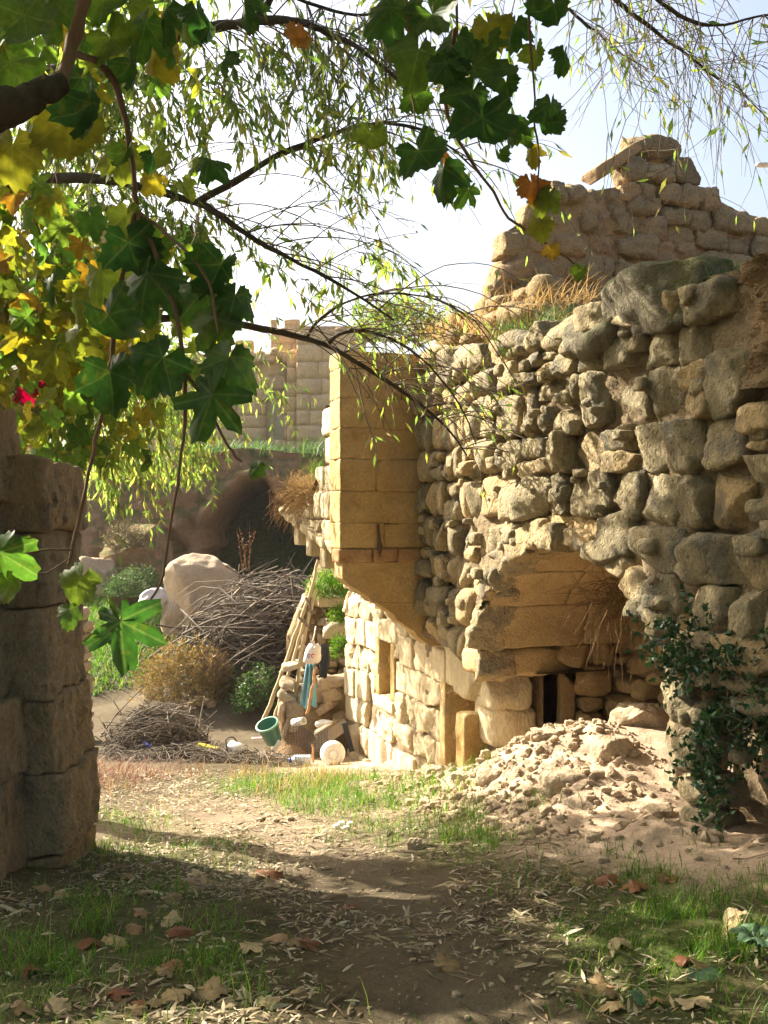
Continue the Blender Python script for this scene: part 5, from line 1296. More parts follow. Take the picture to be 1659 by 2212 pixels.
for i, (a, b, c) in enumerate((((218, 1590, 12.6), (255, 1540, 12.6), (312, 1482, 12.7)), ((430, 1610, 12.2), (432, 1560, 12.3), (440, 1512, 12.4)))):
    S_ = spline([P(*a), P(*b), P(*c)], 10); V, Q = tubes(S_, np.linspace(.012, .006, 10), 6)
    part('loose_branch', V, Q, M_STICK, None, label=('bare branch leaning on the left of the round heap', 'bare branch leaning on the right of the round heap')[i], cat='branch')

def bush(name, label, c, rad, n, mat, L=(.12, .3), per=6, size=(.03, .06), stem=M_TWIG, wide=1.6, cat='bush', up=.5):
    c = np.asarray(c, float); t = thing(name, label, cat, tuple(c-np.array([0, 0, 0])))
    d = unit(rng.normal(size=(n, 3))); d[:, 2] = np.abs(d[:, 2]); pos = c+d*np.array(rad)*(rng.uniform(0.2, 1, (n, 1))**.5)
    Pt = droop(pos, d+np.array([0, 0, up]), rng.uniform(*L, n), 5, .3, .4)
    V, Q = tubes(Pt, taper(n, 5, .003, .001), 3); part('stems', V, Q, stem, t, kind='stuff')
    V, Q = twig_leaves(Pt, per, size, down=-.1, spread=1.1)
    V = V.reshape(-1, 4, 3); mid = (V[:, 0]+V[:, 2])/2; V[:, 1] = mid+(V[:, 1]-mid)*wide; V[:, 3] = mid+(V[:, 3]-mid)*wide
    part('foliage', V.reshape(-1, 3), Q, mat, t, kind='stuff'); return t
M_BUSHG = mat_leaf('bush_green', [(0, (0.03, 0.075, 0.02)), (.6, (0.06, 0.12, 0.03)), (1, (0.12, 0.16, 0.05))], .35, 1.5, island=True)
M_GOLD = mat_leaf('golden_weed', [(0, (0.20, 0.125, 0.045)), (.5, (0.28, 0.19, 0.07)), (.85, (0.17, 0.155, 0.05)), (1, (0.10, 0.13, 0.04))], .35, 1.4, island=True)
M_FUZZ = mat_leaf('dry_fuzz', [(0, (0.26, 0.17, 0.09)), (1, (0.38, 0.26, 0.14))], .3, 1.3, island=True)
M_OLIVE = mat_leaf('olive_bush', [(0, (0.10, 0.09, 0.04)), (1, (0.18, 0.14, 0.06))], .3, 1.3, island=True)
gp = G(340, 1490); bush('golden_weeds', 'golden brown dry weeds piled below the branches', (-3.05, 15.7, -1.3), (.72, .4, .85), 900, M_GOLD, (.12, .35), 7, (.04, .09), M_STRAW, 1.0)
bush('fuzzy_weed', 'round fuzzy tan weed beside the golden weeds', P(462, 1475, 15.6), (.22, .2, .42), 260, M_FUZZ, (.08, .2), 8, (.015, .03), M_FUZZ, 1.2)
bush('green_weeds', 'bright green weeds at the foot of the brush pile left of the ladder', P(560, 1535, 15.2), (.30, .3, .55), 420, M_BUSHG, (.1, .25), 7, (.04, .07))
bush('green_weeds', 'dark green weeds in shade under the brush pile', P(505, 1510, 16.0), (.5, .3, .55), 420, M_BUSHG, (.1, .25), 7, (.04, .07))
bush('rounded_bush', 'small round green bush on the bank left of the boulder', P(275, 1290, 18.5), (.32, .3, .38), 420, M_BUSHG, (.08, .2), 7, (.03, .06))
bush('brown_bush', 'olive brown bush on top of the rock outcrop', P(270, 1185, 20.3), (.38, .3, .42), 420, M_OLIVE, (.1, .25), 7, (.03, .06))
bush('dark_bush', 'dark bush in front of the outcrop shade', P(300, 1290, 19.6), (.6, .3, .5), 420, M_BUSHG, (.1, .25), 6, (.04, .07))
bush('background_bush', 'leafy green bush rising behind the bay roof', P(865, 740, 13.5), (.5, .4, .42), 420, M_LMIX, (.15, .4), 8, (.04, .08))
bush('terrace_weeds', 'green weeds on the terrace above the slab steps', P(718, 1290, 13.5), (.26, .3, .26), 420, M_GRASS, (.1, .22), 6, (.05, .1), M_GRASS, .7)
bush('terrace_weeds', 'small green weeds between the two slab steps', P(738, 1345, 13.2), (.1, .15, .18), 160, M_GRASS, (.06, .15), 6, (.04, .07), M_GRASS, .8)
bush('wall_weeds', 'small green weeds low in the drystone wall corner', P(735, 1420, 13.1), (.09, .12, .22), 160, M_GRASS, (.06, .15), 6, (.04, .07), M_GRASS, .8)
spray('rust_stalk', 'tall rusty seed stalk standing before the cave mouth', 'plant', P(535, 1235, 17.2), 5, (0.5, 0.85), M_REDW, (0, 0, 1), .12, 0, .12, .006, (.05, .05, .02), 8, 4, 26, M_REDW, (.03, .06))
spray('rust_stalk', 'shorter rusty stalk beside the bay corner over the cave', 'plant', P(598, 1120, 15.0), 5, (0.5, 0.9), M_REDW, (0, 0, 1), .15, 0, .12, .005, (.05, .05, .02), 8, 4, 16, M_REDW, (.03, .05))

# tufts of dry grass hanging on the ruins: (name,label, list of wall points, count, len, mat)
def tufts(name, label, pts, per, h, mat, lean=.8, rad=.12, cat='grass tuft', w=.006):
    t = thing(name, label, cat, tuple(pts[0])); L = []
    for p in pts:
        q = tuft_pts(p, per, rad); q[:, 2] += rng.uniform(-.03, .03, per); L.append(blades(q, rng.uniform(*h, per), np.full(per, w), lean))
    V, Q = join(L); part('blades', V, Q, mat, t, kind='stuff'); return t
rr_ = random.Random(4)
tufts('dry_grass', 'dry straw grass growing over the tumbled stones left of the gable', [wp(rr_.uniform(4.9, 7.3), rr_.uniform(-.75, -.15), rr_.uniform(2.9, 3.35)) for _ in range(50)], 34, (.1, .32), M_STRAW, 1.1)
tufts('green_grass', 'patch of green grass on the tumbled stones behind the wall top', [wp(rr_.uniform(4.5, 5.4), rr_.uniform(-.5, -.1), rr_.uniform(2.9, 3.08)) for _ in range(12)], 40, (.06, .17), M_BUSHG, .8)
tufts('green_grass', 'grass tuft beside the mossy cap stone', [wp(rr_.uniform(2.2, 2.65), rr_.uniform(-.4, -.05), 2.82) for _ in range(9)], 40, (.05, .14), M_BUSHG, .7)
tufts('dry_grass', 'dry grass and earth clinging to the broken side of the bay', [wp(S_BAY+rr_.uniform(.9, 2.0), BO-rr_.uniform(0, .35), 1.80+rr_.uniform(-.05, .1)) for _ in range(30)], 40, (.08, .3), M_STRAW, 1.4)
tufts('green_grass', 'green sprigs on top of the broken bay side', [wp(S_BAY+rr_.uniform(.8, 1.3), BO-rr_.uniform(.05, .3), 1.95+rr_.uniform(-.05, .1)) for _ in range(7)], 26, (.08, .2), M_GRASS, .7)
Pt = droop(np.array([wp(S_BAY+rr_.uniform(1.0, 1.9), BO+rr_.uniform(-.06, .03), rr_.uniform(1.62, 1.85)) for _ in range(260)]), np.array([WO[0], WO[1], .2])[None]+rng.normal(size=(260, 3))*.5, rng.uniform(.12, .4, 260), 7, 1.4, .3)
V, Q = tubes(Pt, taper(260, 7, .0035, .0012), 3); part('hanging_roots', V, Q, M_STRAW, None, label='brown roots hanging over the pale band of the bay', cat='roots')
tufts('dry_grass', 'straw and dry grass in the half buried doorway', [wp(rr_.uniform(6.2, 6.8), LO+rr_.uniform(-.25, .12), -.82) for _ in range(8)], 40, (.06, .2), M_STRAW, 1.1)
# cliff top growth
n = 11000; x = rng.uniform(-9, -.6, n); y = rng.uniform(22.9, 26.5, n); k = n2(x, y, .8, 3, 15) > -.15; x, y = x[k], y[k]; n = len(x)
V, Q = blades(np.stack([x, y, 2.82+.1*n2(x, y, .8, 3, 3)+.05*(y-23)], -1), rng.uniform(.15, .6, n), np.full(n, .03), .9)
part('cliff_top_grass', V, Q, M_BUSHG, None, kind='stuff', label='dark green growth along the cliff top', cat='grass')
n = 16000; x = rng.uniform(-6.5, -2.2, n); y = rng.uniform(16.6, 21.8, n); V, Q = blades(np.stack([x, y, gz(x, y)], -1), rng.uniform(.06, .2, n), np.full(n, .016), .6)
part('bank_grass', V, Q, M_GRASS, None, kind='stuff', label='short green grass on the bank left of the boulder', cat='grass')

# ==================================================================== GRASS AND LITTER ON THE LANE
def ground_cover():
    n = 300000
    y = 2.2+(rng.random(n)**1.5)*10.3; x = rng.uniform(-3.2, 2.6, n); ok = np.abs(x/y) < 0.46; x, y = x[ok], y[ok]
    d = grass_density(x, y)*np.clip(1.35-0.10*y, .35, 1); k = rng.random(len(x)) < d*0.95*np.clip(.55+1.8*n2(x, y, 5, 3, 57), .05, 1.5); x, y = x[k], y[k]; m = len(x)
    h = rng.uniform(.02, .13, m)*np.clip(0.8+1.3*n2(x, y, 4, 3, 3), .25, 1.6); print('blades', m)
    V, Q = blades(np.stack([x, y, gz(x, y)-.004], -1), h, rng.uniform(.0025, .0055, m), .55)
    part('lane_grass', V, Q, M_GRASS, None, kind='stuff', label='short green grass growing along the lane', cat='grass')
    # taller weeds in the sun
    n = 6500; x = rng.normal(.0, .75, n); y = rng.normal(8.5, 1.0, n); s, o = so(x, y); k = (o > .25) & (np.abs(x-pathx(y)) > .5) & (y > 6.3) & (y < 10.6) & (n2(x, y, 1.8, 3, 29) > -.1); x, y = x[k], y[k]; m = len(x)
    V, Q = blades(np.stack([x, y, gz(x, y)], -1), rng.uniform(.04, .19, m), np.full(m, .005), .6)
    part('lane_weeds', V, Q, M_GRASS, None, kind='stuff', label='loose taller weeds in the sunlit part of the lane', cat='weeds')
    n = 3000; x = rng.normal(-.4, 1.0, n); y = rng.normal(9.7, .8, n); s, o = so(x, y); k = (o > .4) & (n2(x, y, 1.6, 3, 23) > .05) & (y < 10.8); x, y = x[k], y[k]; m = len(x)
    V, Q = blades(np.stack([x, y, gz(x, y)], -1), rng.uniform(.05, .24, m), np.full(m, .005), .6)
    part('dry_weeds', V, Q, M_STRAW, None, kind='stuff', label='straw coloured dry weeds before the rubbish', cat='weeds')
    n = 3200; x = rng.normal(-2.75, .5, n); y = rng.normal(9.6, .8, n); k = n2(x, y, 1.6, 3, 25) > -.05; x, y = x[k], y[k]; m = len(x)
    V, Q = blades(np.stack([x, y, gz(x, y)], -1), rng.uniform(.04, .2, m), np.full(m, .005), 1.1)
    part('red_weeds', V, Q, M_REDW, None, kind='stuff', label='reddish dry weeds behind the left pillar', cat='weeds')
    # fallen willow leaves, straw and twigs
    n = 190000; y = 2.2+(rng.random(n)**1.35)*8.5; x = rng.uniform(-3.0, 2.4, n); s, o = so(x, y)
    ok = (np.abs(x/y) < .46) & (o > -.1); x, y, o = x[ok], y[ok], o[ok]
    dn = .36+1.0*n2(x, y, 1.6, 4, 88)-0.22*np.exp(-((x-pathx(y))/.32)**4)*(1-sstep(5.2, 6.2, y))
    dn = dn+.5*np.exp(-(((x+.1)/1.0)**2+((y-6.6)/.7)**2)); dn = dn*(1-.7*(1-sstep(.1, .6, o)))
    k = rng.random(len(x)) < np.clip(dn, .02, 1)*.62; x, y = x[k], y[k]; m = len(x); print('litter', m)
    az = rng.uniform(0, 2*math.pi, m); tip = np.stack([np.cos(az), np.sin(az), rng.normal(0, .22, m)], -1); nor = np.stack([rng.normal(0, .45, m), rng.normal(0, .45, m), np.ones(m)], -1)
    T = np.array([[0, 0, 0], [.10, .3, .03], [.07, .7, .05], [0, 1, .0], [-.07, .7, .05], [-.10, .3, .03]]); Qt = np.array([[0, 1, 5, 0], [1, 2, 4, 5], [2, 3, 4, 4]], np.int32)
    T = np.array([[-.05, 0, 0], [.05, 0, 0], [.11, .45, .05], [-.11, .45, .05], [.02, 1, -.02], [-.02, 1, -.02]]); Qt = BL_Q
    V, Q = scatter(T, Qt, np.stack([x, y, gz(x, y)+.006], -1), frames(tip, nor), np.clip(rng.lognormal(-3.35, .42, m), .012, .085))
    part('leaf_litter', V, Q, M_LITTER, None, kind='stuff', label='scattered narrow dry leaves covering the lane', cat='leaf litter')
    n = 2600; x = rng.uniform(-2.4, 2.0, n); y = 2.3+rng.random(n)**1.4*8; s, o = so(x, y); k = (o > 0) & (n2(x, y, 1.1, 3, 71) > -.1); x, y = x[k], y[k]; m = len(x)
    W, Q = rock_shape(3, 5, (1, .8, .6), 5, .15, 1.2, 5, 0, (.8, 1.2)); az = rng.uniform(0, 6.28, m); tip = np.stack([np.cos(az), np.sin(az), 0*az], -1)
    V, Q = scatter(W, Q, np.stack([x, y, gz(x, y)], -1), frames(tip, np.tile([0, 0, 1.], (m, 1))), np.clip(rng.lognormal(-5.1, .5, m), .003, .022)); part('gravel', V, Q, M_DRYW, None, kind='stuff', label='small grit and pebbles on the lane', cat='gravel')
    n = 500; x = rng.uniform(-2.2, 2.0, n); y = 2.4+rng.random(n)**1.3*7; s, o = so(x, y); k = o > .1; x, y = x[k], y[k]; m = len(x)
    az = rng.uniform(0, 2*math.pi, m); L = rng.uniform(.06, .28, m); t = np.linspace(-.5, .5, 4); px = x[:, None]+np.cos(az)[:, None]*t*L[:, None]; py = y[:, None]+np.sin(az)[:, None]*t*L[:, None]
    px = px+rng.normal(0, .006, px.shape); py = py+rng.normal(0, .006, px.shape)
    V, Q = tubes(np.stack([px, py, gz(px, py)+.006], -1), taper(m, 4, .0028, .001), 4); part('fallen_twigs', V, Q, M_TWIG, None, kind='stuff', label='thin fallen twigs on the lane', cat='twigs')
ground_cover()
# loose angular rubble on the mound
def mound_rubble():
    n = 1500; s_ = rng.normal(4.55, .95, n); o_ = rng.uniform(-.55, .8, n); q = wall_map(np.stack([s_, o_, 0*s_], -1)); x, y = q[:, 0], q[:, 1]; L = []
    for j in range(4):
        W, Q = rock_shape(3, 7, (1, .75, .6), 8, .14, 1.3, 50+j, 0, (.7, 1.15)); k = np.arange(n) % 4 == j; m = int(k.sum()); az = rng.uniform(0, 6.28, m); tip = np.stack([np.cos(az), np.sin(az), rng.normal(0, .4, m)], -1); sc = np.clip(rng.lognormal(-4.45, .6, m), .004, .042)
        L.append(scatter(W, Q, np.stack([x[k], y[k], gz(x[k], y[k])+sc*.2], -1), frames(tip, rng.normal(size=(m, 3))+np.array([0, 0, 1.5])), sc))
    V, Q = join(L); part('mound_rubble', V, Q, M_TUFF, None, smooth=False, kind='stuff', label='loose angular crumbs of tuff covering the mound', cat='rubble')
mound_rubble()
# large fallen vine leaves, one object each
M_FALL = mat_leaf('fallen_vine_leaf', [(0, (0.20, 0.13, 0.06)), (.4, (0.34, 0.24, 0.11)), (.7, (0.42, 0.33, 0.18)), (1, (0.24, 0.12, 0.05))], .2, 1.3)
M_FALLR = mat_leaf('fallen_rust_leaf', [(0, (0.17, 0.06, 0.025)), (.6, (0.24, 0.11, 0.04)), (1, (0.16, 0.055, 0.025))], .2, 1.3)
M_FALLG = mat_leaf('fallen_green_leaf', [(0, (0.07, 0.13, 0.07)), (1, (0.10, 0.17, 0.09))], .2, 1.3)
from mathutils import Matrix
def fallen(u, v, w, mat, var, lab=None, r=rnd):
    p = G(u, v); d = p[1]; sc = w/F*d/1.5; az = r.uniform(0, 6.28)
    tip = np.array([[math.cos(az), math.sin(az), r.uniform(-.1, .25)]]); nor = np.array([[r.uniform(-.3, .3), r.uniform(-.5, .2), 1.0]])
    o = link('fallen_leaf', leaf_mesh(var, mat), None, None, (p[0], p[1], p[2]+.022), label=lab, cat='leaf'); o.rotation_mode = 'QUATERNION'
    o.rotation_quaternion = Matrix(frames(tip, nor)[0].tolist()).to_quaternion(); o.scale = (sc, sc, sc*.55); return o
fallen(962, 2100, 66, M_FALL, 0, 'broad tan vine leaf lying on the bare path near the bottom')
fallen(608, 2032, 62, M_FALL, 1, 'tan vine leaf left of the path at mid foreground')
fallen(735, 1935, 60, M_FALL, 3, 'pale dry leaf at the shaded top of the path')
fallen(762, 1965, 36, M_FALLR, 0, 'orange leaf just below the pale leaf on the path')
fallen(1505, 2110, 80, M_FALLG, 3, 'grey green oval leaf lying in the grass at lower right')
fallen(1385, 2160, 60, M_FALLG, 0, 'small pale green leaf in the lower right grass')
fallen(1480, 2085, 50, M_FALLR, 1, 'rusty leaf above the grey green leaf in the grass')
for i in range(46):
    u, v = rnd.uniform(20, 1600), 1880+310*rnd.random()
    if 700 < u < 1150: u = rnd.uniform(20, 680)
    o = fallen(u, v, rnd.uniform(34, 74), rnd.choice((M_FALL, M_FALL, M_FALL, M_FALLR)), rnd.randrange(5), 'curled brown vine leaf among the litter of the shaded foreground'); o['group'] = 'brown vine leaves scattered in the foreground'

# ==================================================================== STONES LYING ABOUT
def gstone(u, v, w, h, mat, seed, lab, name='fallen_stone', group=None, d=None, sink=.3, k=3.2, n=10):
    p = G(u, v); sc = p[1]/F; half = (w*sc/2, w*sc/2*.8, h*sc/2)
    W, Q = rock_shape(n, k, half, 9, .16*max(half), 1.1/max(half), seed, .10*max(half), (.8, 1.3)); p[2] += half[2]*(1-2*sink)
    return part(name, W+p, Q, mat, None, label=lab, cat='stone', group=group)
for i, (u, v, w, h, sk, lab) in enumerate(((1225, 1690, 110, 50, .55, 'long lumpy tuff block lying on the front of the mound'), (1325, 1625, 90, 50, .5, 'tuff block near the middle of the mound'), (1385, 1565, 130, 60, .3, 'warm tan block lodged at the back of the recess'), (1060, 1690, 60, 36, .4, 'pale stone at the foot of the doorway slab'), (1175, 1605, 70, 34, .5, 'lumpy tuff block at the upper left of the mound'),
        (1490, 1690, 90, 240, .3, 'upright grey boulder under the shrub'), (1530, 1590, 100, 140, .3, 'rounded grey boulder at the right jamb of the recess'), (895, 1832, 30, 30, .3, 'small brown stone on the sunny grass'), (1595, 2020, 56, 76, .35, 'grey stone in the grass at the lower right edge'), (1000, 1690, 50, 22, .4, 'pale flat stone before the doorway'), (940, 1680, 56, 24, .4, 'pale rough stone under the ashlar wall'), (870, 1650, 30, 18, .4, 'small pale stone near the white basin'), (1150, 1740, 30, 18, .4, 'small tan stone with orange side below the mound'),
        (1420, 1760, 70, 26, .55, 'flat tuff lump on the right skirt of the mound'), (1350, 1790, 40, 22, .5, 'grey lump on the shaded right skirt of the mound'))):
    gstone(u, v, w, h, M_RUB if 'grey' in lab else M_TUFF, 8100+i, lab, n=18, sink=sk, k=4.5)
for i in range(160):
    s_ = rnd.gauss(4.6, 1.0); o_ = rnd.uniform(-.4, .75); q = wp(s_, o_, 0); r_ = rnd.uniform(.010, .034); W, Q = rock_shape(5, 6, (r_*1.3, r_, r_*.8), 8, r_*.2, 20, 8300+i, 0, (.75, 1.2))
    part('fallen_stone', W+np.array([q[0], q[1], float(gz(q[0], q[1]))+r_*.4]), Q, M_TUFF, None, label='small crumbled tuff stone strewn over the mound before the recess', cat='stone', group='crumbled stones on the mound')
for i, u in enumerate((728, 738, 748, 757)):
    gstone(u, 1786-(i % 2)*8, 16, 12, mat_plain('white_plaster', (.75, .72, .66), .9) if i == 0 else bpy.data.materials['white_plaster'], 8400+i, 'small white plaster lump on the sunny grass', 'plaster_lump', 'white plaster lumps on the grass', n=5)
for i, u in enumerate((566, 596, 612, 628, 560)):
    gstone(u, 1776+(i % 3)*3, 16, 11, M_DRYW, 8420+i, 'small grey stone in a row at the edge of the sunny path', 'pebble', 'row of small stones by the path', n=5)

# ==================================================================== RUBBISH, LADDER AND BAGS
M_WHITE = mat_plain('white_plastic', (0.72, 0.71, 0.66), .45, .08); M_GREENP = mat_plain('green_plastic', (0.035, 0.16, 0.11), .4, .12); M_GREENI = M_GREENP
M_BLUEC = mat_plain('blue_cloth', (0.16, 0.36, 0.46), .7, .15, .3); M_BLUED = mat_plain('blue_plastic', (0.02, 0.05, 0.42), .4, .1); M_CLEAR = mat_plain('clear_bluish_plastic', (0.45, 0.55, 0.62), .2, .05)
M_BAG = mat_plain('white_bag', (0.62, 0.58, 0.55), .5, .1, .5, 30); M_BLACK = mat_plain('dark_cloth_and_hole', (0.02, 0.022, 0.028), .8, .3); M_YEL = mat_plain('yellow_plastic', (0.62, 0.52, 0.05), .5, .1); M_REDP = mat_plain('red_print', (0.55, 0.04, 0.06), .6, .05); M_NAVY = mat_plain('navy_print', (0.05, 0.06, 0.2), .6, .05)
M_PINK = mat_plain('pink_sheet', (0.62, 0.36, 0.36), .7, .1); M_NETR = mat_plain('red_net', (0.30, 0.05, 0.05), .8, .3); M_WOODO = mat_wood('orange_wood', (0.42, 0.20, 0.08), (0.50, 0.27, 0.12))
def pole_obj(name, label, pts, r0, r1, mat, cat='pole', parent=None, m=16):
    S_ = spline([P(*q) if len(q) == 3 else q for q in pts], m); S_ = S_+.006*rng.normal(size=S_.shape); V, Q = tubes(S_, np.linspace(r0, r1, m), 8)
    return part(name, V, Q, mat, parent, label=label, cat=cat)
lad = thing('wooden_ladder', 'rough ladder of two weathered poles leaning on the drystone wall', 'ladder', tuple(G(562, 1573)))
railA = spline([P(562, 1575, 12.7), P(605, 1465, 12.8), P(640, 1365, 12.95), P(672, 1275, 13.1), P(687, 1210, 13.2)], 18)
railC = spline([P(612, 1592, 12.6), P(640, 1490, 12.75), P(652, 1400, 12.9), P(668, 1330, 13.0), P(683, 1272, 13.1)], 18)
for rl in (railA, railC):
    V, Q = tubes(rl+.004*rng.normal(size=rl.shape), np.linspace(.030, .022, 18), 8); part('rail', V, Q, M_POLE, lad)
for f in (10, 12):
    S_ = spline([railA[f]+(-.04, -.02, -.01), (railA[f]+railC[f+1])/2+(0, -.02, .01), railC[f+1]+(.02, -.02, .02)], 6); V, Q = tubes(S_, np.full(6, .017), 6); part('rung', V, Q, M_STICK, lad)
pole_obj('wooden_pole', 'straight weathered pole standing between the ladder rails', ((588, 1568, 12.75), (612, 1490, 12.85), (638, 1410, 12.95), (655, 1345, 13.05)), .026, .022, M_POLE)
pole_obj('shovel_handle', 'orange brown tool handle leaning in front of the blue cloth', ((663, 1545, 12.25), (674, 1488, 12.27), (684, 1440, 12.3)), .018, .016, M_WOODO, 'handle')
# hanging white carrier bag with a red and dark print
bag = thing('carrier_bag', 'white plastic carrier bag with red print hanging beside the ladder', 'bag', tuple(P(672, 1420, 12.4)))
c = P(672, 1430, 12.4); prof = [(.030, .27), (.016, .245), (.020, .225), (.060, .205), (.088, .17), (.100, .11), (.108, .06), (.104, .02), (.08, -.012), (.04, -.02), (.002, -.02)]
V, Q = lathe(prof, 26, None, (0, 0, 0)); V = V*np.array([1, .7, 1])*(1+.22*fbm(V*16, 4, 4))[:, None]+np.stack([.03*np.sin(V[:, 2]*9), 0*V[:, 2], 0*V[:, 2]], -1); part('bag_body', V+c, Q, M_BAG, bag)
def ring(cx, cz, r1, r2, a0, a1, mat, nm):
    th = np.linspace(a0, a1, 18); pts = [(cx+r*math.cos(t), cz+r*math.sin(t)) for r in (r1, r2) for t in th]
    Vv = np.array([[p[0], -.5, p[1]] for p in pts]); rr2 = np.sqrt(np.clip(.0098-(Vv[:, 0])**2, 0, 1)); Vv[:, 1] = -.70*np.maximum(rr2, .04)-.012
    part(nm, Vv+c, grid_faces(2, 18), mat, bag)
ring(.030, .085, .014, .026, 0, 2*math.pi, M_REDP, 'print_ring'); ring(-.022, .085, .013, .023, .5, 5.6, M_NAVY, 'print_letter')
V, Q = tubes(spline([c+(.02, 0, .26), c+(.04, .03, .34), c+(.05, .1, .42)], 6), np.full(6, .008), 5); part('handle', V, Q, M_BAG, bag)
# pale blue cloth hanging below the bag
U, Vv = np.meshgrid(np.linspace(-1, 1, 24), np.linspace(0, 1, 24), indexing='ij'); u, v = U.ravel(), Vv.ravel(); c = P(666, 1526, 12.42)
wd = .05+.05*v; V = np.stack([u*wd+.02*(1-v), -.03*np.cos(u*8+2*v)-.02*np.cos(u*1.5), .50*(1-v)+.02*np.sin(u*5)*v], -1)+c
bc = thing('blue_cloth', 'pale blue cloth hanging below the white bag', 'cloth', tuple(c)); part('front_fold', V, grid_faces(24, 24), M_BLUEC, bc); part('back_fold', V+np.array([0, .05, 0.01]), grid_faces(24, 24), M_BLUEC, bc)
V, Q = tubes(np.array([spline([P(695+3*i, 1392, 12.7), P(690+5*i, 1420, 12.66), P(694+3*i, 1450, 12.66), P(688+3*i, 1472, 12.66)], 10) for i in range(5)]), np.full((5, 10), .016), 6); part('dark_rags', V, Q, M_BLACK, None, label='dark rags hanging right of the white bag', cat='rags')
def lumpy(name, label, u, v, d, half, mat, seed, cat, k=3, cuts=5, amp=.02, n=10, rot=0.0):
    W, Q = rock_shape(n, k, half, cuts, amp, 9, seed, amp*.4); cr, sr = math.cos(rot), math.sin(rot); W = np.stack([W[:, 0]*cr-W[:, 2]*sr, W[:, 1], W[:, 0]*sr+W[:, 2]*cr], -1)
    return part(name, W+P(u, v, d), Q, mat, None, label=label, cat=cat)
lumpy('blue_rag', 'small crumpled blue rag on the stones left of the blue cloth', 640, 1432, 12.9, (.05, .04, .045), M_BLUEC, 9001, 'rag', amp=.03)
# tumbled stones and slabs at the foot of the drystone wall
for i, (u, v, w, h, rot, lab) in enumerate(((628, 1440, .11, .05, .1, 'flat stone on the pile left of the blue cloth'), (622, 1475, .10, .06, -.4, 'tilted grey block left of the blue cloth'), (620, 1505, .12, .07, -.5, 'tilted grey block under the other tilted block'), (612, 1535, .07, .13, -.2, 'upright pale stone behind the pole foot'), (640, 1530, .13, .14, 0, 'brown block behind the right ladder rail'), (700, 1475, .12, .10, .2, 'brown broken block right of the tool handle'), (725, 1470, .13, .07, .1, 'reddish flat stone at the wall corner'), (716, 1500, .14, .09, .3, 'dark brown stone under the reddish stone'), (697, 1530, .24, .055, .62, 'long weathered slab propped diagonally on the pile'), (733, 1555, .08, .09, .2, 'grey round stone right of the slab'), (705, 1580, .14, .09, .5, 'pale porous stone above the board'), (670, 1500, .2, .12, 0, 'dark stone mass behind the blue cloth'), (650, 1570, .15, .1, 0, 'dark rubble lump behind the bucket'))):
    lumpy('rubble_block', lab, u, v, 12.75 if i != 10 else 12.2, (w, .16, h), M_DRYW if i % 3 else M_TUFF, 9020+i, 'stone', 5, 4, .02, 9, rot)
gcore = thing('rubble_slope', 'dark earth slope of the rubble pile at the foot of the drystone wall', 'earth heap', tuple(G(690, 1560)))
V, Q = dome(P(680, 1610, 13.1), (.55, .6, .85), 9); part('earth', V, Q, M_EARTH, gcore)
lumpy('white_bundle', 'white plastic bundle lying on the rubble', 699, 1562, 12.3, (.10, .07, .04), M_WHITE, 9050, 'bundle', 3, 3, .012, 10, .15)
V, Q = lathe([(.0, -.09), (.045, -.09), (.047, .09), (.035, .095), (.033, .0)], 20, (.75, -.6, .25), P(645, 1559, 12.3)); part('white_tube', V, Q, M_WHITE, None, label='short white plastic tube among the rubble', cat='tube')
# bucket lying tilted
bk = thing('green_bucket', 'green plastic bucket tilted on the ground by the ladder foot', 'bucket', tuple(G(590, 1612)))
bx = P(592, 1602, 12.2); ax = Vector((-.28, -.38, .88)); V, Q = lathe([(0, 0), (.092, 0), (.098, .01), (.128, .25), (.137, .25), (.139, .262), (.131, .264), (.122, .25), (.09, .02), (0, .015)], 32, ax, bx); part('bucket_body', V, Q, M_GREENP, bk)
V, Q = lathe([(.126, .246), (.140, .246), (.143, .256), (.140, .266), (.124, .266)], 32, ax, bx); part('rim', V, Q, mat_plain('pale_green_rim', (.22, .42, .30), .4), bk)
# water bottle on its side
bo = thing('water_bottle', 'large ribbed clear water bottle with blue cap lying on its side', 'bottle', tuple(G(650, 1655)))
b0 = P(672, 1642, 11.6); prof = [(0, 0), (.055, 0), (.062, .012)]
for i in range(6): prof += [(.062, .03+.026*i), (.056, .038+.026*i), (.062, .046+.026*i)]
prof += [(.058, .19), (.035, .215), (.02, .225), (.02, .235)]
V, Q = lathe(prof, 24, (-1, -.1, .02), b0); part('bottle_body', V, Q, M_CLEAR, bo); V, Q = lathe([(.0, .225), (.026, .225), (.026, .25), (0, .252)], 16, (-1, -.1, .02), b0); part('cap', V, Q, M_BLUED, bo)
# round white basin showing its underside
ba = thing('white_basin', 'round white plastic basin standing on edge showing its ringed underside', 'basin', tuple(G(720, 1652)))
c = P(719, 1628, 11.5); axb = (.1, -1, .12); V, Q = lathe([(.138, -.05), (.142, -.045), (.142, -.03), (.125, .02), (.10, .045), (.075, .05), (.070, .042), (.045, .040), (.040, .05), (.03, .052), (0, .048)], 36, axb, c); part('basin_shell', V, Q, M_WHITE, ba)
V, Q = lathe([(.062, .046), (.066, .056), (.072, .056), (.075, .046)], 30, axb, c); part('foot_ring', V, Q, M_WHITE, ba)
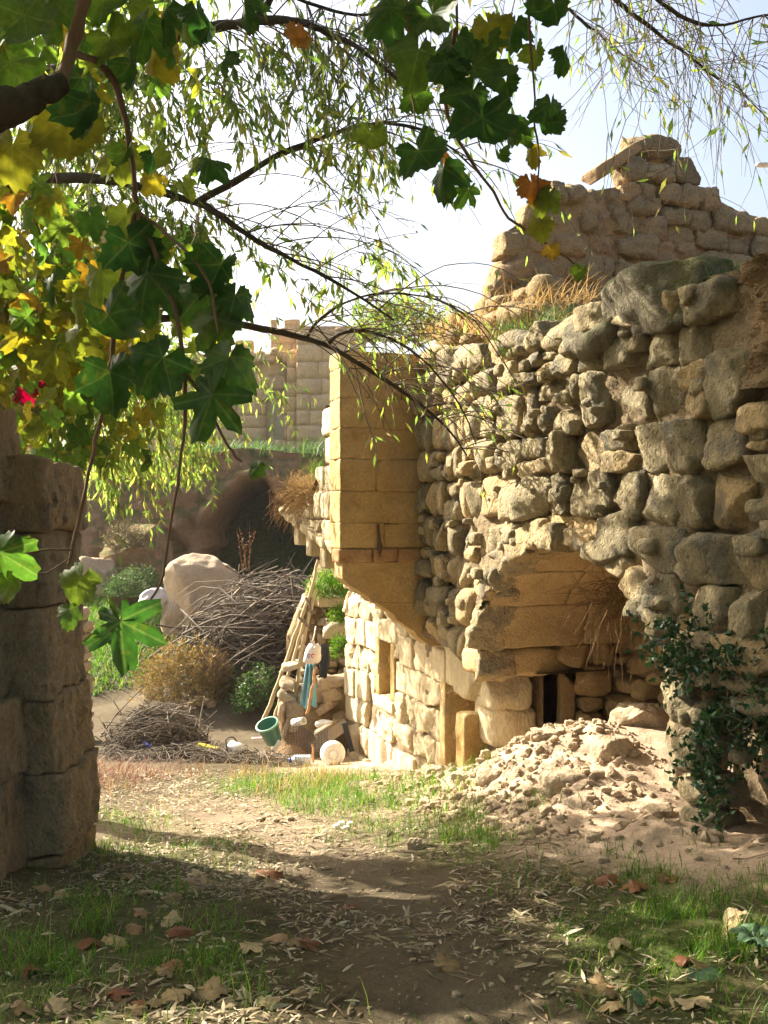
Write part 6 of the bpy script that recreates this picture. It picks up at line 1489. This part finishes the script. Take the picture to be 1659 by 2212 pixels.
# other rubbish
jug = thing('white_jug', 'white plastic jug lying by the twigs with grey shoulder', 'jug', tuple(G(515, 1632))); V, Q = lathe([(0, 0), (.065, 0), (.07, .015), (.07, .13), (.05, .17), (.022, .19), (.022, .21), (0, .21)], 22, (.85, -.4, -.15), P(497, 1612, 11.9)); part('jug_body', V, Q, M_WHITE, jug); V, Q = tubes(spline([P(492, 1622, 11.85), P(488, 1598, 11.8), P(503, 1592, 11.8), P(512, 1603, 11.8)], 10), np.full(10, .008), 6); part('handle', V, Q, M_BLACK, jug)
lumpy('white_cup', 'small white crumpled cup right of the jug', 561, 1633, 11.9, (.035, .03, .025), M_WHITE, 9061, 'cup', 3, 3, .008, 8)
tr_ = thing('food_tray', 'white foam tray with yellow lid on the twigs', 'tray', tuple(P(447, 1618, 12.0))); V, Q = box((-.13, -.06, 0), (.13, .06, .045)); Rm = np.array([[.96, 0, .2], [0, 1, 0], [-.2, 0, .96]]); V[4:, 2] -= 0; part('tray_body', V@Rm.T+P(446, 1622, 12.0), Q, M_WHITE, tr_, smooth=False); V, Q = box((-.12, -.05, .048), (.135, .07, .062)); part('lid', V@Rm.T+P(446, 1622, 12.0), Q, M_YEL, tr_, smooth=False)
V, Q = lathe([(0, 0), (.02, 0), (.02, .17), (0, .17)], 14, (.85, -.2, -.5), P(311, 1604, 12.0)); tb = thing('blue_tube', 'dark blue tube with white end lying before the round heap', 'tube', tuple(P(311, 1604, 12.0))); part('tube_body', V, Q, M_BLUED, tb); V, Q = lathe([(0, .168), (.022, .168), (.022, .22), (0, .22)], 14, (.85, -.2, -.5), P(311, 1604, 12.0)); part('end_piece', V, Q, M_WHITE, tb)
def sheet(name, label, u, v, d, w, h, mat, tilt=.3, yaw=0., roll=0., cat='sheet', th=.012):
    V, Q = box((-w/2, -th/2, -h/2), (w/2, th/2, h/2)); from mathutils import Euler
    M3 = np.array(Euler((tilt, roll, yaw)).to_matrix()); return part(name, V@M3.T+P(u, v, d), Q, mat, None, smooth=False, label=label, cat=cat)
sheet('pink_sheet', 'flat pink and white sheet on the ground at the ladder foot', 566, 1594, 12.3, .24, .14, M_PINK, 1.45, .2)
sheet('white_shard', 'narrow white plastic shard standing below the bucket', 597, 1612, 11.9, .045, .17, M_WHITE, .3, 0, .6)
sheet('grey_board', 'thin grey wooden board propped up beside the white basin', 712, 1590, 12.0, .50, .13, mat_wood('grey_board', (.22, .17, .11), (.30, .24, .16)), -.35, .1, -.62, 'board', .02)
sheet('dark_board', 'dark board leaning in the wall corner behind the basin', 752, 1592, 12.0, .06, .36, M_BLACK, .1, 0, -.25, 'board', .02)
pole_obj('orange_stake', 'short orange stake stuck in the ground beside the water bottle', ((678, 1648, 11.5), (676, 1628, 11.5), (675, 1608, 11.5)), .014, .010, M_WOODO, 'stake', m=6)
# crumpled wire netting
nt_ = thing('wire_netting', 'crumpled dark wire netting below the rubble', 'netting', tuple(G(655, 1610))); L = []
for i in range(16):
    for ax in (0, 1):
        t = np.linspace(0, 1, 18); f = np.full(18, i/15.); a, b = (t, f) if ax == 0 else (f, t)
        q = np.stack([(a-.5)*.5, -.14*b+.05*np.sin(a*7), (b-.5)*.30+.06*np.sin(a*5+1)], -1)+P(662, 1592, 12.0); L.append(q)
V, Q = tubes(np.array(L), np.full((32, 18), .0025), 4); part('wires', V, Q, M_BLACK, nt_, kind='stuff')
# tangled red net and twigs around the rubbish
for nm, lab, u, v, mat, n, rad in (('red_net', 'crumpled dark red net among the dry twigs', 425, 1636, M_NETR, 120, (.3, .15, .12)), ('twig_litter', 'low tangle of dry twigs spread before the round heap', 400, 1645, M_STICK, 500, (1.0, .45, .16)), ('twig_litter', 'low tangle of dry stems around the jug and bottle', 560, 1650, M_STICK, 240, (.6, .35, .10))):
    t = thing(nm, lab, 'net' if 'net' in nm else 'twigs', tuple(G(u, v))); V, Q = sticks(G(u, v), rad, n, (.12, .4), (.003, .006), (1, 0, .1), 1.0, bend=.4); part('strands', V, Q, mat, t, kind='stuff')
lumpy('white_sack', 'white stuffed sack resting against the big boulder', 330, 1298, 17.3, (.26, .18, .19), M_BAG, 9070, 'sack', 2.6, 4, .05, 14, .5)
# little culvert mouth in the bank
cv = thing('culvert', 'low dark culvert opening framed by stones at the foot of the bank', 'culvert', tuple(G(438, 1560))); cc = P(440, 1560, 15.6)
for i, t in enumerate(np.linspace(0, math.pi, 8)):
    W, Q = rock_shape(7, 3.5, (.085, .2, .075), 4, .02, 9, 9080+i); part('stone', W+cc+np.array([.23*math.cos(t), 0, .12+.22*math.sin(t)]), Q, M_DRYW, cv)
V, Q = dome((0, 0, 0), (.26, .9, .36), 5, amp=.03); V = V+cc+np.array([0, .75, -.05]); part('dark_plug', V, Q, M_BLACK, cv)  # black dome fills the mouth, the hole's shade put into its colour
# broad-leaved weed at the lower right edge
wd_ = thing('broadleaf_weed', 'broad pale leaved weed at the lower right edge', 'plant', tuple(G(1640, 2080)))
for i in range(7):
    a = i*.9; p = G(1640, 2070); tip = np.array([[math.cos(a), math.sin(a), .5]]); nor = np.array([[-.4*math.cos(a), -.4*math.sin(a), 1]])
    o = link('leaf', leaf_mesh(0, M_FALLG), None, wd_, tuple(p+np.array([0, 0, .06])+tip[0]*.04-off(wd_))); o.rotation_mode = 'QUATERNION'; o.rotation_quaternion = Matrix(frames(tip, nor)[0].tolist()).to_quaternion(); o.scale = (.055,)*3
V, Q = tubes(spline([G(1640, 2075)-(0, 0, .02), G(1640, 2075)+(0, 0, .05), G(1640, 2070)+(0, 0, .08)], 5), np.full(5, .005), 5); part('stem', V, Q, M_LGREEN, wd_)
# bird in flight and a street lamp head at the right edge of the sky
bd = thing('bird', 'small grey bird flying in the sky right of the gable', 'bird', tuple(P(1610, 229, 14))); c = P(1610, 229, 14)
V, Q = rock_shape(6, 2.2, (.055, .022, .02), 0, 0, 1, 1); part('body', V+c, Q, mat_plain('grey_feathers', (.32, .31, .30), .8), bd)
for sg in (-1, 1):
    V = c+np.array([[.02, 0, .01], [-.03, 0, .01], [-.045, sg*.05, .05], [.0, sg*.05, .055], [-.05, sg*.11, .03+.03*(sg > 0)], [-.03, sg*.11, .04+.03*(sg > 0)]]); part('wing', V, np.array([[0, 1, 2, 3], [3, 2, 4, 5]]), bpy.data.materials['grey_feathers'], bd)
sl = thing('street_lamp', 'pale street lamp head reaching in at the right edge of the sky', 'lamp', (P(1720, 358, 16)[0], 16, 2.5)); c = P(1652, 356, 16)
W, Q = rock_shape(8, 4, (.14, .06, .03), 0, 0, 1, 1); part('lamp_head', W+c, Q, mat_plain('lamp_grey', (.5, .5, .5), .5), sl)
V, Q = tubes(spline([c+(.1, 0, 0), c+(.35, 0, -.03), c+(.5, 0, -.2), (c[0]+.5, 16, 3.2), (c[0]+.5, 16, 2.0)], 20), np.full(20, .035), 8); part('lamp_post', V, Q, bpy.data.materials['lamp_grey'], sl)
# hill slope that carries the lamp, behind the house
X, Y = np.meshgrid(np.linspace(1.2, 40, 50), np.linspace(10.5, 40, 40), indexing='ij'); x, y = X.ravel(), Y.ravel()
part('hillside', np.stack([x, y, 2.6+.9*sstep(2, 9, x)+.12*n2(x, y, .7, 4, 3)-2.5*sstep(1.7, 1.2, x)], -1), grid_faces(50, 40), M_EARTH, None, kind='structure')
# swallowing the bare edge on the skyline at the right
n = 1200; x = rng.uniform(3.4, 7.5, n); y = rng.uniform(10.6, 13, n); V, Q = blades(np.stack([x, y, 2.6+.9*sstep(2, 9, x)], -1), rng.uniform(.1, .35, n), np.full(n, .012), .5); part('hill_grass', V, Q, M_BUSHG, None, kind='stuff', label='green grass on the hillside behind the gable', cat='grass')
# ==================================================================== HAZE (sunlit dusty air)
def build_haze():
    m, ns, ls = nodes('dusty_air'); pv = N(ns, 'ShaderNodeVolumePrincipled'); pv.inputs['Color'].default_value = (0.96, 0.94, 0.90, 1); pv.inputs['Density'].default_value = 0.0007; pv.inputs['Anisotropy'].default_value = 0.55
    o = N(ns, 'ShaderNodeOutputMaterial'); ls.new(pv.outputs[0], o.inputs['Volume'])
    V, Q = box((-905, -35, -4), (905, 1505, 36)); part('haze', V, Q, m, None, smooth=False, kind='stuff', label='thin sunlit dusty haze filling the valley air', cat='haze')
build_haze()
